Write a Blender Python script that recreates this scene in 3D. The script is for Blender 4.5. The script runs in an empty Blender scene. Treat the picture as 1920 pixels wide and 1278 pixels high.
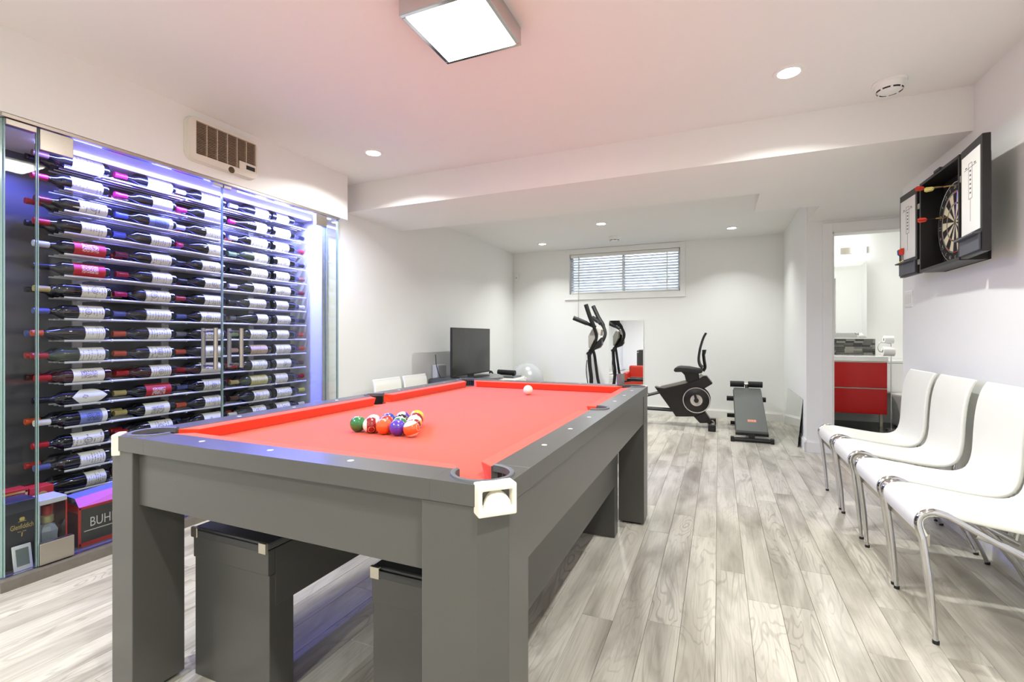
import bpy, bmesh, math, random
from mathutils import Vector, Matrix

# ---------------------------------------------------------------- camera, world, lights, exposure
SC = bpy.context.scene
COL = SC.collection
CAM_H = 1.10
FPX, CXP, HYP = 899.0, 960.0, 631.5
YAW = math.atan(387 / 899.0)
cam = bpy.data.cameras.new('camera')
cam_o = bpy.data.objects.new('camera', cam); COL.objects.link(cam_o)
cam.sensor_width = 36.0
cam.lens = FPX / 1920 * 36
cam.shift_y = -(639 - HYP) / 1920
cam.clip_start = 0.02
cam_o.location = (0, 0, CAM_H)
cam_o.rotation_euler = (math.pi / 2, 0, YAW)
SC.camera = cam_o

W = bpy.data.worlds.new('world'); SC.world = W
W.use_nodes = True
W.node_tree.nodes['Background'].inputs[0].default_value = (0.86, 0.92, 1.0, 1)
W.node_tree.nodes['Background'].inputs[1].default_value = 11.0

SC.view_settings.view_transform = 'Standard'
SC.view_settings.look = 'None'
SC.view_settings.gamma = 1.0
SC.view_settings.use_curve_mapping = False
SC.view_settings.exposure = 0.44
SC.cycles.use_denoising = True
SC.cycles.max_bounces = 10
SC.cycles.diffuse_bounces = 5
SC.cycles.transparent_max_bounces = 16
SC.cycles.sample_clamp_indirect = 6.0
SC.cycles.caustics_reflective = False
SC.cycles.caustics_refractive = False

WARM = (0.97, 1.0, 0.975)
def area_light(name, loc, size, watts, color=WARM, shape='DISK', size_y=None, rot=(0, 0, 0), spread=180):
    l = bpy.data.lights.new(name, 'AREA'); l.shape = shape; l.size = size
    if size_y: l.size_y = size_y
    l.energy = watts; l.color = color; l.spread = math.radians(spread)
    o = bpy.data.objects.new(name, l); COL.objects.link(o); o.location = loc; o.rotation_euler = rot
    return o

# ---------------------------------------------------------------- pixel helpers (a pixel only gives a direction)
FV = Vector((-math.sin(YAW), math.cos(YAW), 0)); RV = Vector((math.cos(YAW), math.sin(YAW), 0))
def ray(x, y): return FV + RV * ((x - CXP) / FPX) + Vector((0, 0, (HYP - y) / FPX))
CAMP = Vector((0, 0, CAM_H))
def on_x(x, y, X): d = ray(x, y); return CAMP + d * (X / d.x)
def on_y(x, y, Y): d = ray(x, y); return CAMP + d * (Y / d.y)
def on_z(x, y, Z): d = ray(x, y); return CAMP + d * ((Z - CAM_H) / d.z)

# ---------------------------------------------------------------- materials
def lin(c):
    return tuple(((v / 255) / 12.92 if v / 255 <= 0.04045 else ((v / 255 + 0.055) / 1.055) ** 2.4) for v in c) + (1,)
MATS = {}
def mat(name, rgb, rough=0.5, metal=0.0, spec=0.5, noise=0.0, nscale=40, bump=0.0, coat=0.0, emit=None, estr=0.0, sheen=0.0):
    if name in MATS: return MATS[name]
    m = bpy.data.materials.new(name); m.use_nodes = True
    nt = m.node_tree; b = nt.nodes['Principled BSDF']
    b.inputs['Base Color'].default_value = lin(rgb)
    b.inputs['Roughness'].default_value = rough
    b.inputs['Metallic'].default_value = metal
    b.inputs['Specular IOR Level'].default_value = spec
    b.inputs['Coat Weight'].default_value = coat
    b.inputs['Coat Roughness'].default_value = 0.05
    b.inputs['Sheen Weight'].default_value = sheen
    if emit:
        b.inputs['Emission Color'].default_value = lin(emit); b.inputs['Emission Strength'].default_value = estr
    tc = nt.nodes.new('ShaderNodeTexCoord')
    nz = nt.nodes.new('ShaderNodeTexNoise'); nz.inputs['Scale'].default_value = nscale; nz.inputs['Detail'].default_value = 4
    nt.links.new(tc.outputs['Object'], nz.inputs['Vector'])
    if noise > 0:
        mx = nt.nodes.new('ShaderNodeMix'); mx.data_type = 'RGBA'
        l = lin(rgb)
        mx.inputs[6].default_value = tuple(max(0, v * (1 - noise)) for v in l[:3]) + (1,)
        mx.inputs[7].default_value = tuple(min(1, v * (1 + noise)) for v in l[:3]) + (1,)
        nt.links.new(nz.outputs['Fac'], mx.inputs[0]); nt.links.new(mx.outputs[2], b.inputs['Base Color'])
    if bump > 0:
        bp = nt.nodes.new('ShaderNodeBump'); bp.inputs['Strength'].default_value = bump; bp.inputs['Distance'].default_value = 0.002
        nt.links.new(nz.outputs['Fac'], bp.inputs['Height']); nt.links.new(bp.outputs[0], b.inputs['Normal'])
    MATS[name] = m
    return m

def glass_mat(name, tint=(0.97, 0.99, 0.985), gloss=0.06, rough=0.0):
    if name in MATS: return MATS[name]
    m = bpy.data.materials.new(name); m.use_nodes = True; nt = m.node_tree
    for n in list(nt.nodes): nt.nodes.remove(n)
    out = nt.nodes.new('ShaderNodeOutputMaterial'); tr = nt.nodes.new('ShaderNodeBsdfTransparent')
    gl = nt.nodes.new('ShaderNodeBsdfGlossy'); mx = nt.nodes.new('ShaderNodeMixShader'); fr = nt.nodes.new('ShaderNodeFresnel')
    fr.inputs['IOR'].default_value = 1.3
    tr.inputs[0].default_value = tuple(tint) + (1,); gl.inputs['Roughness'].default_value = rough
    mu = nt.nodes.new('ShaderNodeMath'); mu.operation = 'MULTIPLY'; mu.inputs[1].default_value = gloss / 0.04
    nt.links.new(fr.outputs[0], mu.inputs[0]); nt.links.new(mu.outputs[0], mx.inputs[0])
    nt.links.new(tr.outputs[0], mx.inputs[1]); nt.links.new(gl.outputs[0], mx.inputs[2]); nt.links.new(mx.outputs[0], out.inputs[0])
    MATS[name] = m
    return m

def emit_mat(name, rgb, strength):
    if name in MATS: return MATS[name]
    m = bpy.data.materials.new(name); m.use_nodes = True; nt = m.node_tree
    b = nt.nodes['Principled BSDF']; b.inputs['Base Color'].default_value = (0.8, 0.8, 0.8, 1)
    b.inputs['Emission Color'].default_value = lin(rgb); b.inputs['Emission Strength'].default_value = strength
    MATS[name] = m
    return m

def wood_mat():
    m = bpy.data.materials.new('grey_washed_oak'); m.use_nodes = True; nt = m.node_tree; N = nt.nodes; L = nt.links
    b = N['Principled BSDF']
    geo = N.new('ShaderNodeNewGeometry'); oi = N.new('ShaderNodeObjectInfo')
    rnd = N.new('ShaderNodeMath'); rnd.operation = 'MULTIPLY'; rnd.inputs[1].default_value = 37.0; L.new(oi.outputs['Random'], rnd.inputs[0])
    cmb = N.new('ShaderNodeCombineXYZ'); L.new(rnd.outputs[0], cmb.inputs[0]); L.new(rnd.outputs[0], cmb.inputs[1]); L.new(rnd.outputs[0], cmb.inputs[2])
    add = N.new('ShaderNodeVectorMath'); add.operation = 'ADD'; L.new(geo.outputs['Position'], add.inputs[0]); L.new(cmb.outputs[0], add.inputs[1])
    def scaled(sx, sy):
        v = N.new('ShaderNodeVectorMath'); v.operation = 'MULTIPLY'; v.inputs[1].default_value = (sx, sy, 1); L.new(add.outputs[0], v.inputs[0]); return v.outputs[0]
    def noise(vec, detail=3, dist=0.0, rough=0.5):
        n = N.new('ShaderNodeTexNoise'); n.inputs['Scale'].default_value = 1; n.inputs['Detail'].default_value = detail
        n.inputs['Distortion'].default_value = dist; n.inputs['Roughness'].default_value = rough; L.new(vec, n.inputs['Vector']); return n.outputs['Fac']
    def math_(op, a, bv=None):
        n = N.new('ShaderNodeMath'); n.operation = op
        if hasattr(a, 'links'): L.new(a, n.inputs[0])
        else: n.inputs[0].default_value = a
        if bv is not None:
            if hasattr(bv, 'links'): L.new(bv, n.inputs[1])
            else: n.inputs[1].default_value = bv
        return n.outputs[0]
    # contour rings -> cathedral grain and knots
    field = noise(scaled(8.0, 1.3), 2, 0.7, 0.5)
    rings = math_('SINE', math_('MULTIPLY', field, 74.0))
    r1 = N.new('ShaderNodeMapRange'); r1.inputs[1].default_value = 0.62; r1.inputs[2].default_value = 1.0; L.new(rings, r1.inputs[0])
    patch = noise(scaled(3.0, 0.9), 2, 0.3)
    pm = N.new('ShaderNodeMapRange'); pm.inputs[1].default_value = 0.47; pm.inputs[2].default_value = 0.66; L.new(patch, pm.inputs[0])
    ringmask = math_('MULTIPLY', r1.outputs[0], math_('ADD', math_('MULTIPLY', pm.outputs[0], 0.75), 0.05))
    fine = noise(scaled(150, 3.5), 3)
    fm = N.new('ShaderNodeMapRange'); fm.inputs[1].default_value = 0.5; fm.inputs[2].default_value = 0.75; L.new(fine, fm.inputs[0])
    cloud = noise(scaled(7.0, 1.5), 4, 0.8)
    ramp = N.new('ShaderNodeValToRGB'); e = ramp.color_ramp.elements
    e[0].position = 0.28; e[0].color = lin((150, 142, 128)); e[1].position = 0.60; e[1].color = lin((212, 206, 192))
    L.new(cloud, ramp.inputs[0])
    def mixc(fac, a, bcol):
        n = N.new('ShaderNodeMix'); n.data_type = 'RGBA'; L.new(fac, n.inputs[0]); L.new(a, n.inputs[6]); n.inputs[7].default_value = bcol; return n.outputs[2]
    c = mixc(math_('MULTIPLY', ringmask, 0.60), ramp.outputs[0], lin((112, 103, 92)))
    c = mixc(math_('MULTIPLY', fm.outputs[0], 0.34), c, lin((120, 112, 100)))
    # plank to plank tone
    hsv = N.new('ShaderNodeHueSaturation'); L.new(c, hsv.inputs['Color'])
    val = N.new('ShaderNodeMapRange'); val.inputs[3].default_value = 0.90; val.inputs[4].default_value = 1.07; L.new(oi.outputs['Random'], val.inputs[0])
    L.new(val.outputs[0], hsv.inputs['Value']); hsv.inputs['Saturation'].default_value = 0.92
    L.new(hsv.outputs[0], b.inputs['Base Color'])
    b.inputs['Roughness'].default_value = 0.33; b.inputs['Specular IOR Level'].default_value = 0.45
    bp = N.new('ShaderNodeBump'); bp.inputs['Strength'].default_value = 0.12; bp.inputs['Distance'].default_value = 0.001; L.new(fine, bp.inputs['Height']); L.new(bp.outputs[0], b.inputs['Normal'])
    MATS['wood'] = m
    return m

# ---------------------------------------------------------------- mesh builder
ORG = {}
class MB:
    def __init__(s): s.v = []; s.f = []; s.m = []; s.uv = {}; s.mi = 0
    def add(s, verts, faces):
        o = len(s.v); s.v += [Vector(p) for p in verts]
        for f in faces: s.f.append(tuple(i + o for i in f)); s.m.append(s.mi)
        return s
    def box(s, a, b, M=None):
        x0, y0, z0 = a; x1, y1, z1 = b
        vs = [Vector(p) for p in ((x0, y0, z0), (x1, y0, z0), (x1, y1, z0), (x0, y1, z0), (x0, y0, z1), (x1, y0, z1), (x1, y1, z1), (x0, y1, z1))]
        if M: vs = [M @ p for p in vs]
        return s.add(vs, [(0, 3, 2, 1), (4, 5, 6, 7), (0, 1, 5, 4), (1, 2, 6, 5), (2, 3, 7, 6), (3, 0, 4, 7)])
    def prism(s, poly, d0, d1, axis='z'):
        # poly: list of 2D points counter-clockwise; extruded along axis from d0 to d1
        def P(p, d):
            if axis == 'z': return (p[0], p[1], d)
            if axis == 'y': return (p[0], d, p[1])
            return (d, p[0], p[1])
        n = len(poly); vs = [P(p, d0) for p in poly] + [P(p, d1) for p in poly]
        fs = [tuple(reversed(range(n))), tuple(range(n, 2 * n))] + [(i, (i + 1) % n, n + (i + 1) % n, n + i) for i in range(n)]
        return s.add(vs, fs)
    def ring(s, c, r0, r1, z0, z1, n=32, axis='z'):
        vs = []; fs = []
        for i in range(n):
            a = 2 * math.pi * i / n; ca, sa = math.cos(a), math.sin(a)
            for r, z in ((r0, z0), (r1, z0), (r1, z1), (r0, z1)): vs.append((r * ca, r * sa, z))
        for i in range(n):
            j = (i + 1) % n
            for k in range(4): fs.append((i * 4 + k, i * 4 + (k + 1) % 4, j * 4 + (k + 1) % 4, j * 4 + k))
        return s.add([Vector(c) + axes(p, axis) for p in vs], fs)
    def lathe(s, prof, c=(0, 0, 0), axis='z', n=20, cap=True, M=None):
        vs = []; fs = []; k = len(prof)
        for r, z in prof:
            for i in range(n):
                a = 2 * math.pi * i / n; vs.append((r * math.cos(a), r * math.sin(a), z))
        for j in range(k - 1):
            for i in range(n): fs.append((j * n + i, j * n + (i + 1) % n, (j + 1) * n + (i + 1) % n, (j + 1) * n + i))
        if cap: fs.append(tuple(reversed(range(n)))); fs.append(tuple(range((k - 1) * n, k * n)))
        vs = [Vector(c) + axes(p, axis) for p in vs]
        if M: vs = [M @ p for p in vs]
        return s.add(vs, fs)
    def cyl(s, a, b, r, n=16, r2=None): return s.tube([a, b], r if r2 is None else [r, r2], n)
    def tube(s, path, r, n=10, cap=True, flat=1.0):
        path = [Vector(p) for p in path]; rs = r if isinstance(r, (list, tuple)) else [r] * len(path)
        if len(rs) != len(path): rs = [rs[0] + (rs[-1] - rs[0]) * i / (len(path) - 1) for i in range(len(path))]
        vs = []; up = None
        for i, p in enumerate(path):
            t = (path[min(i + 1, len(path) - 1)] - path[max(i - 1, 0)]).normalized()
            if up is None:
                up = Vector((0, 0, 1)) if abs(t.z) < 0.9 else Vector((0, 1, 0))
            u = (up - t * up.dot(t)).normalized(); w = t.cross(u); up = u
            for k in range(n):
                a = 2 * math.pi * k / n; vs.append(p + (u * math.cos(a) * flat + w * math.sin(a)) * rs[i])
        fs = []
        for j in range(len(path) - 1):
            for i in range(n): fs.append((j * n + i, j * n + (i + 1) % n, (j + 1) * n + (i + 1) % n, (j + 1) * n + i))
        if cap: fs.append(tuple(reversed(range(n)))); fs.append(tuple(range((len(path) - 1) * n, len(path) * n)))
        return s.add(vs, fs)
    def sphere(s, c, r, nu=24, nv=14, sc=(1, 1, 1)):
        vs = [Vector(c) + Vector((0, 0, -r * sc[2]))]; fs = []
        for j in range(1, nv):
            ph = math.pi * j / nv - math.pi / 2
            for i in range(nu):
                a = 2 * math.pi * i / nu
                vs.append(Vector(c) + Vector((r * math.cos(ph) * math.cos(a) * sc[0], r * math.cos(ph) * math.sin(a) * sc[1], r * math.sin(ph) * sc[2])))
        vs.append(Vector(c) + Vector((0, 0, r * sc[2]))); last = len(vs) - 1
        for i in range(nu): fs.append((0, 1 + (i + 1) % nu, 1 + i))
        for j in range(nv - 2):
            for i in range(nu): fs.append((1 + j * nu + i, 1 + j * nu + (i + 1) % nu, 1 + (j + 1) * nu + (i + 1) % nu, 1 + (j + 1) * nu + i))
        for i in range(nu): fs.append((1 + (nv - 2) * nu + i, 1 + (nv - 2) * nu + (i + 1) % nu, last))
        return s.add(vs, fs)
    def torus(s, c, R, r, n=32, k=8, axis='z', a0=0, a1=2 * math.pi):
        full = abs(a1 - a0 - 2 * math.pi) < 1e-6; m = n if full else n + 1; vs = []; fs = []
        for i in range(m):
            a = a0 + (a1 - a0) * i / n
            for j in range(k):
                b = 2 * math.pi * j / k; q = R + r * math.cos(b); vs.append((q * math.cos(a), q * math.sin(a), r * math.sin(b)))
        for i in range(n):
            i2 = (i + 1) % m
            for j in range(k): fs.append((i * k + j, i2 * k + j, i2 * k + (j + 1) % k, i * k + (j + 1) % k))
        if not full: fs.append(tuple(reversed(range(k)))); fs.append(tuple(range(n * k, n * k + k)))
        return s.add([Vector(c) + axes(p, axis) for p in vs], fs)
    def strip(s, prof, w0, w1, t, plane='xz'):
        # a bent sheet: prof of (s, z), swept across y from w0 to w1, thickness t
        n = len(prof); top = []; bot = []
        for i in range(n):
            a = Vector(prof[max(i - 1, 0)]); b = Vector(prof[min(i + 1, n - 1)]); d = (b - a).normalized(); nn = Vector((-d.y, d.x))
            top.append(Vector(prof[i]) + nn * t / 2); bot.append(Vector(prof[i]) - nn * t / 2)
        loop = bot + list(reversed(top)); N = len(loop)
        vs = [(p.x, w0, p.y) for p in loop] + [(p.x, w1, p.y) for p in loop]; fs = []
        for i in range(N): fs.append((i, N + i, N + (i + 1) % N, (i + 1) % N))
        for i in range(n - 1):
            fs.append((i, i + 1, N - 2 - i, N - 1 - i)); fs.append((N + i + 1, N + i, N + N - 1 - i, N + N - 2 - i))
        return s.add(vs, fs)
    def build(s, name, material, parent=None, smooth=None, bevel=0.0, seg=2, sub=0, solid=False):
        off = ORG.get(parent.name, Vector((0, 0, 0))) if parent is not None else Vector((0, 0, 0))
        me = bpy.data.meshes.new(name); me.from_pydata([p - off for p in s.v], [], s.f)
        for mm in (material if isinstance(material, (list, tuple)) else [material]): me.materials.append(mm)
        if s.mi or any(s.m):
            for p, k in zip(me.polygons, s.m): p.material_index = k
        bm = bmesh.new(); bm.from_mesh(me); bmesh.ops.recalc_face_normals(bm, faces=bm.faces); bm.to_mesh(me); bm.free()
        if smooth is not None:
            for p in me.polygons: p.use_smooth = True
            me.set_sharp_from_angle(angle=math.radians(smooth))
        me.update()
        o = bpy.data.objects.new(name, me); COL.objects.link(o)
        if parent is not None: o.parent = parent
        ORG[o.name] = off.copy()
        if bevel > 0:
            md = o.modifiers.new('bevel', 'BEVEL'); md.width = bevel; md.segments = seg; md.limit_method = 'ANGLE'; md.angle_limit = math.radians(40)
        if sub:
            md = o.modifiers.new('sub', 'SUBSURF'); md.levels = sub; md.render_levels = sub
        return o

def axes(p, axis):
    x, y, z = p
    if axis == 'z': return Vector((x, y, z))
    if axis == 'y': return Vector((x, z, y))
    return Vector((z, x, y))
def smoothpath(pts, n=6):
    pts = [Vector(p) for p in pts]; out = []
    for i in range(len(pts) - 1):
        p0, p1, p2, p3 = pts[max(i - 1, 0)], pts[i], pts[i + 1], pts[min(i + 2, len(pts) - 1)]
        for k in range(n):
            t = k / n
            out.append(0.5 * ((2 * p1) + (p2 - p0) * t + (2 * p0 - 5 * p1 + 4 * p2 - p3) * t * t + (3 * p1 - p0 - 3 * p2 + p3) * t ** 3))
    out.append(pts[-1]); return out
def tag(o, label, cat, group=None):
    o['label'] = label; o['category'] = cat
    if group: o['group'] = group
    return o
def thing(name, label, cat, loc=(0, 0, 0), group=None, rotz=0.0):
    o = bpy.data.objects.new(name, None); COL.objects.link(o); o.location = loc; o.rotation_euler = (0, 0, rotz); o.empty_display_size = 0.1
    ORG[o.name] = Vector(loc); return tag(o, label, cat, group)
def struct(o, label=None):
    o['kind'] = 'structure'
    if label: o['label'] = label
    return o
def copy_tree(o, parent=None):
    c = o.copy(); COL.objects.link(c); c.parent = parent; ORG[c.name] = ORG.get(o.name, Vector())
    for ch in list(o.children): copy_tree(ch, c)
    return c
def text_faces(txt, size, extrude=0.0):
    cu = bpy.data.curves.new('t', 'FONT'); cu.body = txt; cu.size = size; cu.align_x = 'CENTER'; cu.align_y = 'CENTER'; cu.extrude = extrude; cu.resolution_u = 3
    o = bpy.data.objects.new('t', cu); COL.objects.link(o)
    dg = bpy.context.evaluated_depsgraph_get(); e = o.evaluated_get(dg); me = e.to_mesh()
    vs = [v.co.copy() for v in me.vertices]; fs = [tuple(p.vertices) for p in me.polygons]
    e.to_mesh_clear(); bpy.data.objects.remove(o); bpy.data.curves.remove(cu)
    return vs, fs

# ---------------------------------------------------------------- shared materials
wood_mat()
M_WALL = mat('wall_paint', (238, 239, 236), 0.62, spec=0.3, noise=0.012, nscale=3, bump=0.02)
M_CEIL = mat('ceiling_paint', (236, 236, 233), 0.8, spec=0.2, noise=0.01, nscale=3)
M_TRIM = mat('trim_paint', (238, 238, 234), 0.35, noise=0.01)
M_CHROME = mat('chrome', (205, 205, 205), 0.10, 1.0)
M_STEEL = mat('brushed_steel', (188, 182, 170), 0.32, 1.0, noise=0.05, nscale=120)
M_BLACK = mat('black_plastic', (22, 22, 22), 0.38, noise=0.1)
M_RUBBER = mat('black_rubber', (26, 26, 27), 0.6, noise=0.1)
M_DARK = mat('dark_grey', (58, 58, 58), 0.5, noise=0.08)
M_WHITE = mat('white_plastic', (235, 235, 230), 0.35, noise=0.01)
M_MIRROR = mat('mirror_silver', (238, 240, 238), 0.005, 1.0)
# ================================================================ room shell
ZC, ZB = 2.44, 2.20             # ceiling, underside of the beam
XL, XR, YB = -3.04, 1.25, 7.12  # left wall, right wall, back wall
YREAR = -2.4
fl = struct(MB().box((-3.9, YREAR - 0.1, -0.06), (2.8, YB + 0.6, -0.0125)).build('floor', mat('subfloor', (70, 66, 60), 0.8, noise=0.1)))
random.seed(4)
unit = MB(); c = 0.004
unit.add([(-.5, -.5, -1), (.5, -.5, -1), (.5, .5, -1), (-.5, .5, -1), (-.5, -.5, -.12), (.5, -.5, -.12), (.5, .5, -.12), (-.5, .5, -.12),
          (-.494, -.4994, 0), (.494, -.4994, 0), (.494, .4994, 0), (-.494, .4994, 0)],
         [(0, 3, 2, 1), (0, 1, 5, 4), (1, 2, 6, 5), (2, 3, 7, 6), (3, 0, 4, 7), (4, 5, 9, 8), (5, 6, 10, 9), (6, 7, 11, 10), (7, 4, 8, 11), (8, 9, 10, 11)])
plank0 = None
PW = 0.122
far_mb = MB()
for k in range(-25, 11):
    xa, xb = -0.01 + PW * k, -0.01 + PW * (k + 1)
    xa, xb = max(xa, XL), min(xb, XR)
    if xb - xa < 0.02: continue
    y = YREAR + random.uniform(-1.2, 0.0)
    ystart = YREAR if (xa + xb) / 2 > -2.9 else 3.12
    while y < YB:
        L_ = random.choice((1.22, 1.38, 1.38, 1.5))
        a, b = max(y, ystart), min(y + L_, YB)
        y += L_
        if b - a < 0.05: continue
        if b < 0.35:
            far_mb.box((xa + .0006, a + .0006, -.012), (xb - .0006, b - .0006, 0)); continue
        if plank0 is None:
            o = unit.build('plank', MATS['wood'], fl); plank0 = o
        else:
            o = plank0.copy(); COL.objects.link(o); o.parent = fl
        o.location = ((xa + xb) / 2, (a + b) / 2, 0); o.scale = (xb - xa - .0008, b - a - .0012, 0.012)
for i in range(4):
    far_mb.box((-3.40 + .125 * i, YREAR, -.012), (-3.40 + .125 * i + .1245, 1.02, 0))
for i in range(12):
    far_mb.box((XR + .0006, 4.39 + .0795 * i, -.012), (2.6, 4.39 + .0795 * i + .078, 0))
o = far_mb.build('planks_out_of_view', MATS['wood'], fl); o['kind'] = 'stuff'

struct(MB().box((-3.9, YREAR - .1, ZC), (2.8, YB + .6, ZC + .1)).build('ceiling', M_CEIL))
bm_ = MB(); bm_.prism([(XL, 3.32), (XR, 3.32), (XR, 4.39), (2.6, 4.39), (2.6, 5.34), (.785, 5.34), (.785, 4.72), (.29, 4.72), (.29, 4.13), (XL, 4.13)], ZB, ZC)
struct(bm_.build('ceiling_beam', mat('beam_paint', (238, 238, 234), 0.6, spec=0.3, noise=0.01, nscale=3)))
# soffit over the wine cellar
SOFX, SOFZ = -2.84, 2.075
struct(MB().box((-3.9, YREAR, SOFZ), (SOFX, 3.13, ZC)).build('wall_soffit', M_WALL))
# walls
struct(MB().box((XL - .12, 3.13, 0), (XL, YB, ZC)).build('wall_left', M_WALL))
struct(MB().box((-3.9, 3.05, 0), (XL - .0, 3.13, SOFZ)).build('wall_cellar_end', M_WALL))
struct(MB().box((-3.52, YREAR, 0), (-3.40, 1.035, SOFZ)).build('wall_left_near', M_WALL))
struct(MB().box((-3.52, 1.035, 0), (-3.40, 3.05, SOFZ)).build('wall_cellar_rear', mat('cellar_slate', (84, 82, 84), 0.42, noise=0.35, nscale=5, bump=0.15)))
struct(MB().box((-3.9, YREAR - .12, 0), (XR + .12, YREAR, ZC)).build('wall_rear', M_WALL))
struct(MB().box((XR, YREAR, 0), (XR + .12, 4.39, ZC)).build('wall_right', M_WALL))
struct(MB().box((XR + .12, 4.27, 0), (2.7, 4.39, ZC)).build('wall_hall_near', M_WALL))
struct(MB().box((2.6, 4.39, 0), (2.7, 5.34, ZC)).build('wall_hall_end', M_WALL))
# back wall with window opening
WX0, WX1, WZ0, WZ1 = -2.101, -.495, 1.752, 2.36
wb = MB()
wb.box((XL - .12, YB, 0), (WX0, YB + .2, ZC)); wb.box((WX1, YB, 0), (.89, YB + .2, ZC))
wb.box((WX0, YB, 0), (WX1, YB + .2, WZ0)); wb.box((WX0, YB, WZ1), (WX1, YB + .2, ZC))
struct(wb.build('wall_back', M_WALL))
# nib wall beside the bathroom and the door wall
XN = .775
struct(MB().box((XN, 5.34, 0), (.89, YB, ZC)).build('wall_nib', M_WALL))
DX0, DX1, DZ = .985, 1.80, 2.085
dw = MB(); dw.box((.89, 5.34, 0), (DX0, 5.46, ZB)); dw.box((DX1, 5.34, 0), (2.7, 5.46, ZB)); dw.box((DX0, 5.34, DZ), (DX1, 5.46, ZB))
struct(dw.build('wall_bathroom', M_WALL))
cs = MB()
cs.box((.905, 5.322, 0), (DX0, 5.34, DZ + .085)); cs.box((DX1, 5.322, 0), (DX1 + .08, 5.34, DZ + .085)); cs.box((DX0, 5.322, DZ), (DX1, 5.34, DZ + .085))
cs.box((DX0 - .002, 5.33, 0), (DX0 + .015, 5.47, DZ)); cs.box((DX1 - .015, 5.33, 0), (DX1 + .002, 5.47, DZ)); cs.box((DX0, 5.33, DZ - .015), (DX1, 5.47, DZ + .002))
struct(cs.build('trim_1', M_TRIM, bevel=.003), 'white door casing around the bathroom doorway')
# bathroom shell
YBB = 7.54
struct(MB().box((.89, YBB, 0), (2.7, YBB + .1, ZC)).build('wall_bathroom_back', M_WALL))
struct(MB().box((.885, 5.46, 0), (.895, YBB, ZC)).build('wall_bathroom_left', M_WALL))
struct(MB().box((2.6, 5.46, 0), (2.7, YBB, ZC)).build('wall_bathroom_right', M_WALL))
struct(MB().box((.9, 5.40, -.012), (2.6, YBB, .002)).build('floor_bathroom', mat('black_tile', (24, 23, 22), 0.2, noise=0.4, nscale=9)))
# baseboards: moulded profile
def baseboard(name, a, b, n):
    # a,b ends on the wall line, n inward normal
    a = Vector(a); b = Vector(b); n = Vector(n).normalized(); m = MB()
    prof = [(0, 0), (.015, 0), (.015, .092), (.009, .104), (.006, .115), (0, .115)]
    vs = [Vector((p.x + n.x * d, p.y + n.y * d, z)) for p in (a, b) for d, z in prof]; k = len(prof)
    fs = [(i, (i + 1) % k, k + (i + 1) % k, k + i) for i in range(k)] + [tuple(range(k)), tuple(reversed(range(k, 2 * k)))]
    m.add(vs, fs); return struct(m.build(name, M_TRIM))
baseboard('baseboard_back', (XL, YB), (XN, YB), (0, -1))
baseboard('baseboard_left', (XL, 3.13), (XL, YB), (1, 0))
baseboard('baseboard_nib', (XN, 5.325), (XN, YB), (-1, 0))
baseboard('baseboard_nib_end', (XN - .015, 5.34), (.905, 5.34), (0, -1))
baseboard('baseboard_right', (XR, YREAR), (XR, 4.39), (-1, 0))
baseboard('baseboard_rear', (-3.3, YREAR), (XR, YREAR), (0, 1))
# rear door (seen in the wall mirror)
rd = MB(); rd.box((-2.9, YREAR, 0), (-2.1, YREAR + .035, 2.03))
rd.box((-3.0, YREAR, 0), (-2.9, YREAR + .05, 2.12)); rd.box((-2.1, YREAR, 0), (-2.0, YREAR + .05, 2.12)); rd.box((-2.9, YREAR, 2.03), (-2.1, YREAR + .05, 2.12))
d_ = struct(rd.build('door_1', M_TRIM, bevel=.004))
MB().cyl((-2.18, YREAR + .035, 1.0), (-2.18, YREAR + .08, 1.0), .012).tube([(-2.18, YREAR + .08, 1.0), (-2.30, YREAR + .08, 1.0)], .009).build('door_handle', M_STEEL, d_, smooth=40)

# window
wf = MB(); t = .035
wf.box((WX0, YB + .09, WZ0), (WX0 + t, YB + .15, WZ1)); wf.box((WX1 - t, YB + .09, WZ0), (WX1, YB + .15, WZ1))
wf.box((WX0, YB + .09, WZ0), (WX1, YB + .15, WZ0 + t)); wf.box((WX0, YB + .09, WZ1 - t), (WX1, YB + .15, WZ1))
xm = (WX0 + WX1) / 2; wf.box((xm - .02, YB + .09, WZ0), (xm + .02, YB + .15, WZ1))
win = struct(wf.build('window_1', M_WHITE, bevel=.003), 'high basement window frame behind the blind')
for a, b in ((WX0 + t, xm - .02), (xm + .02, WX1 - t)):
    MB().box((a, YB + .115, WZ0 + t), (b, YB + .121, WZ1 - t)).build('pane', glass_mat('window_glass'), win)
ca = MB(); w_ = .072
ca.box((WX0 - w_, YB - .014, WZ0 - w_), (WX0, YB, ZC - .004)); ca.box((WX1, YB - .014, WZ0 - w_), (WX1 + w_, YB, ZC - .004))
ca.box((WX0, YB - .014, WZ1), (WX1, YB, ZC - .004)); ca.box((WX0, YB - .014, WZ0 - w_), (WX1, YB, WZ0))
ca.box((WX0 - w_, YB - .026, WZ0 - w_ - .014), (WX1 + w_, YB, WZ0 - w_))
struct(ca.build('trim_2', M_WALL, bevel=.002), 'flat white casing and ledge around the window')
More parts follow.
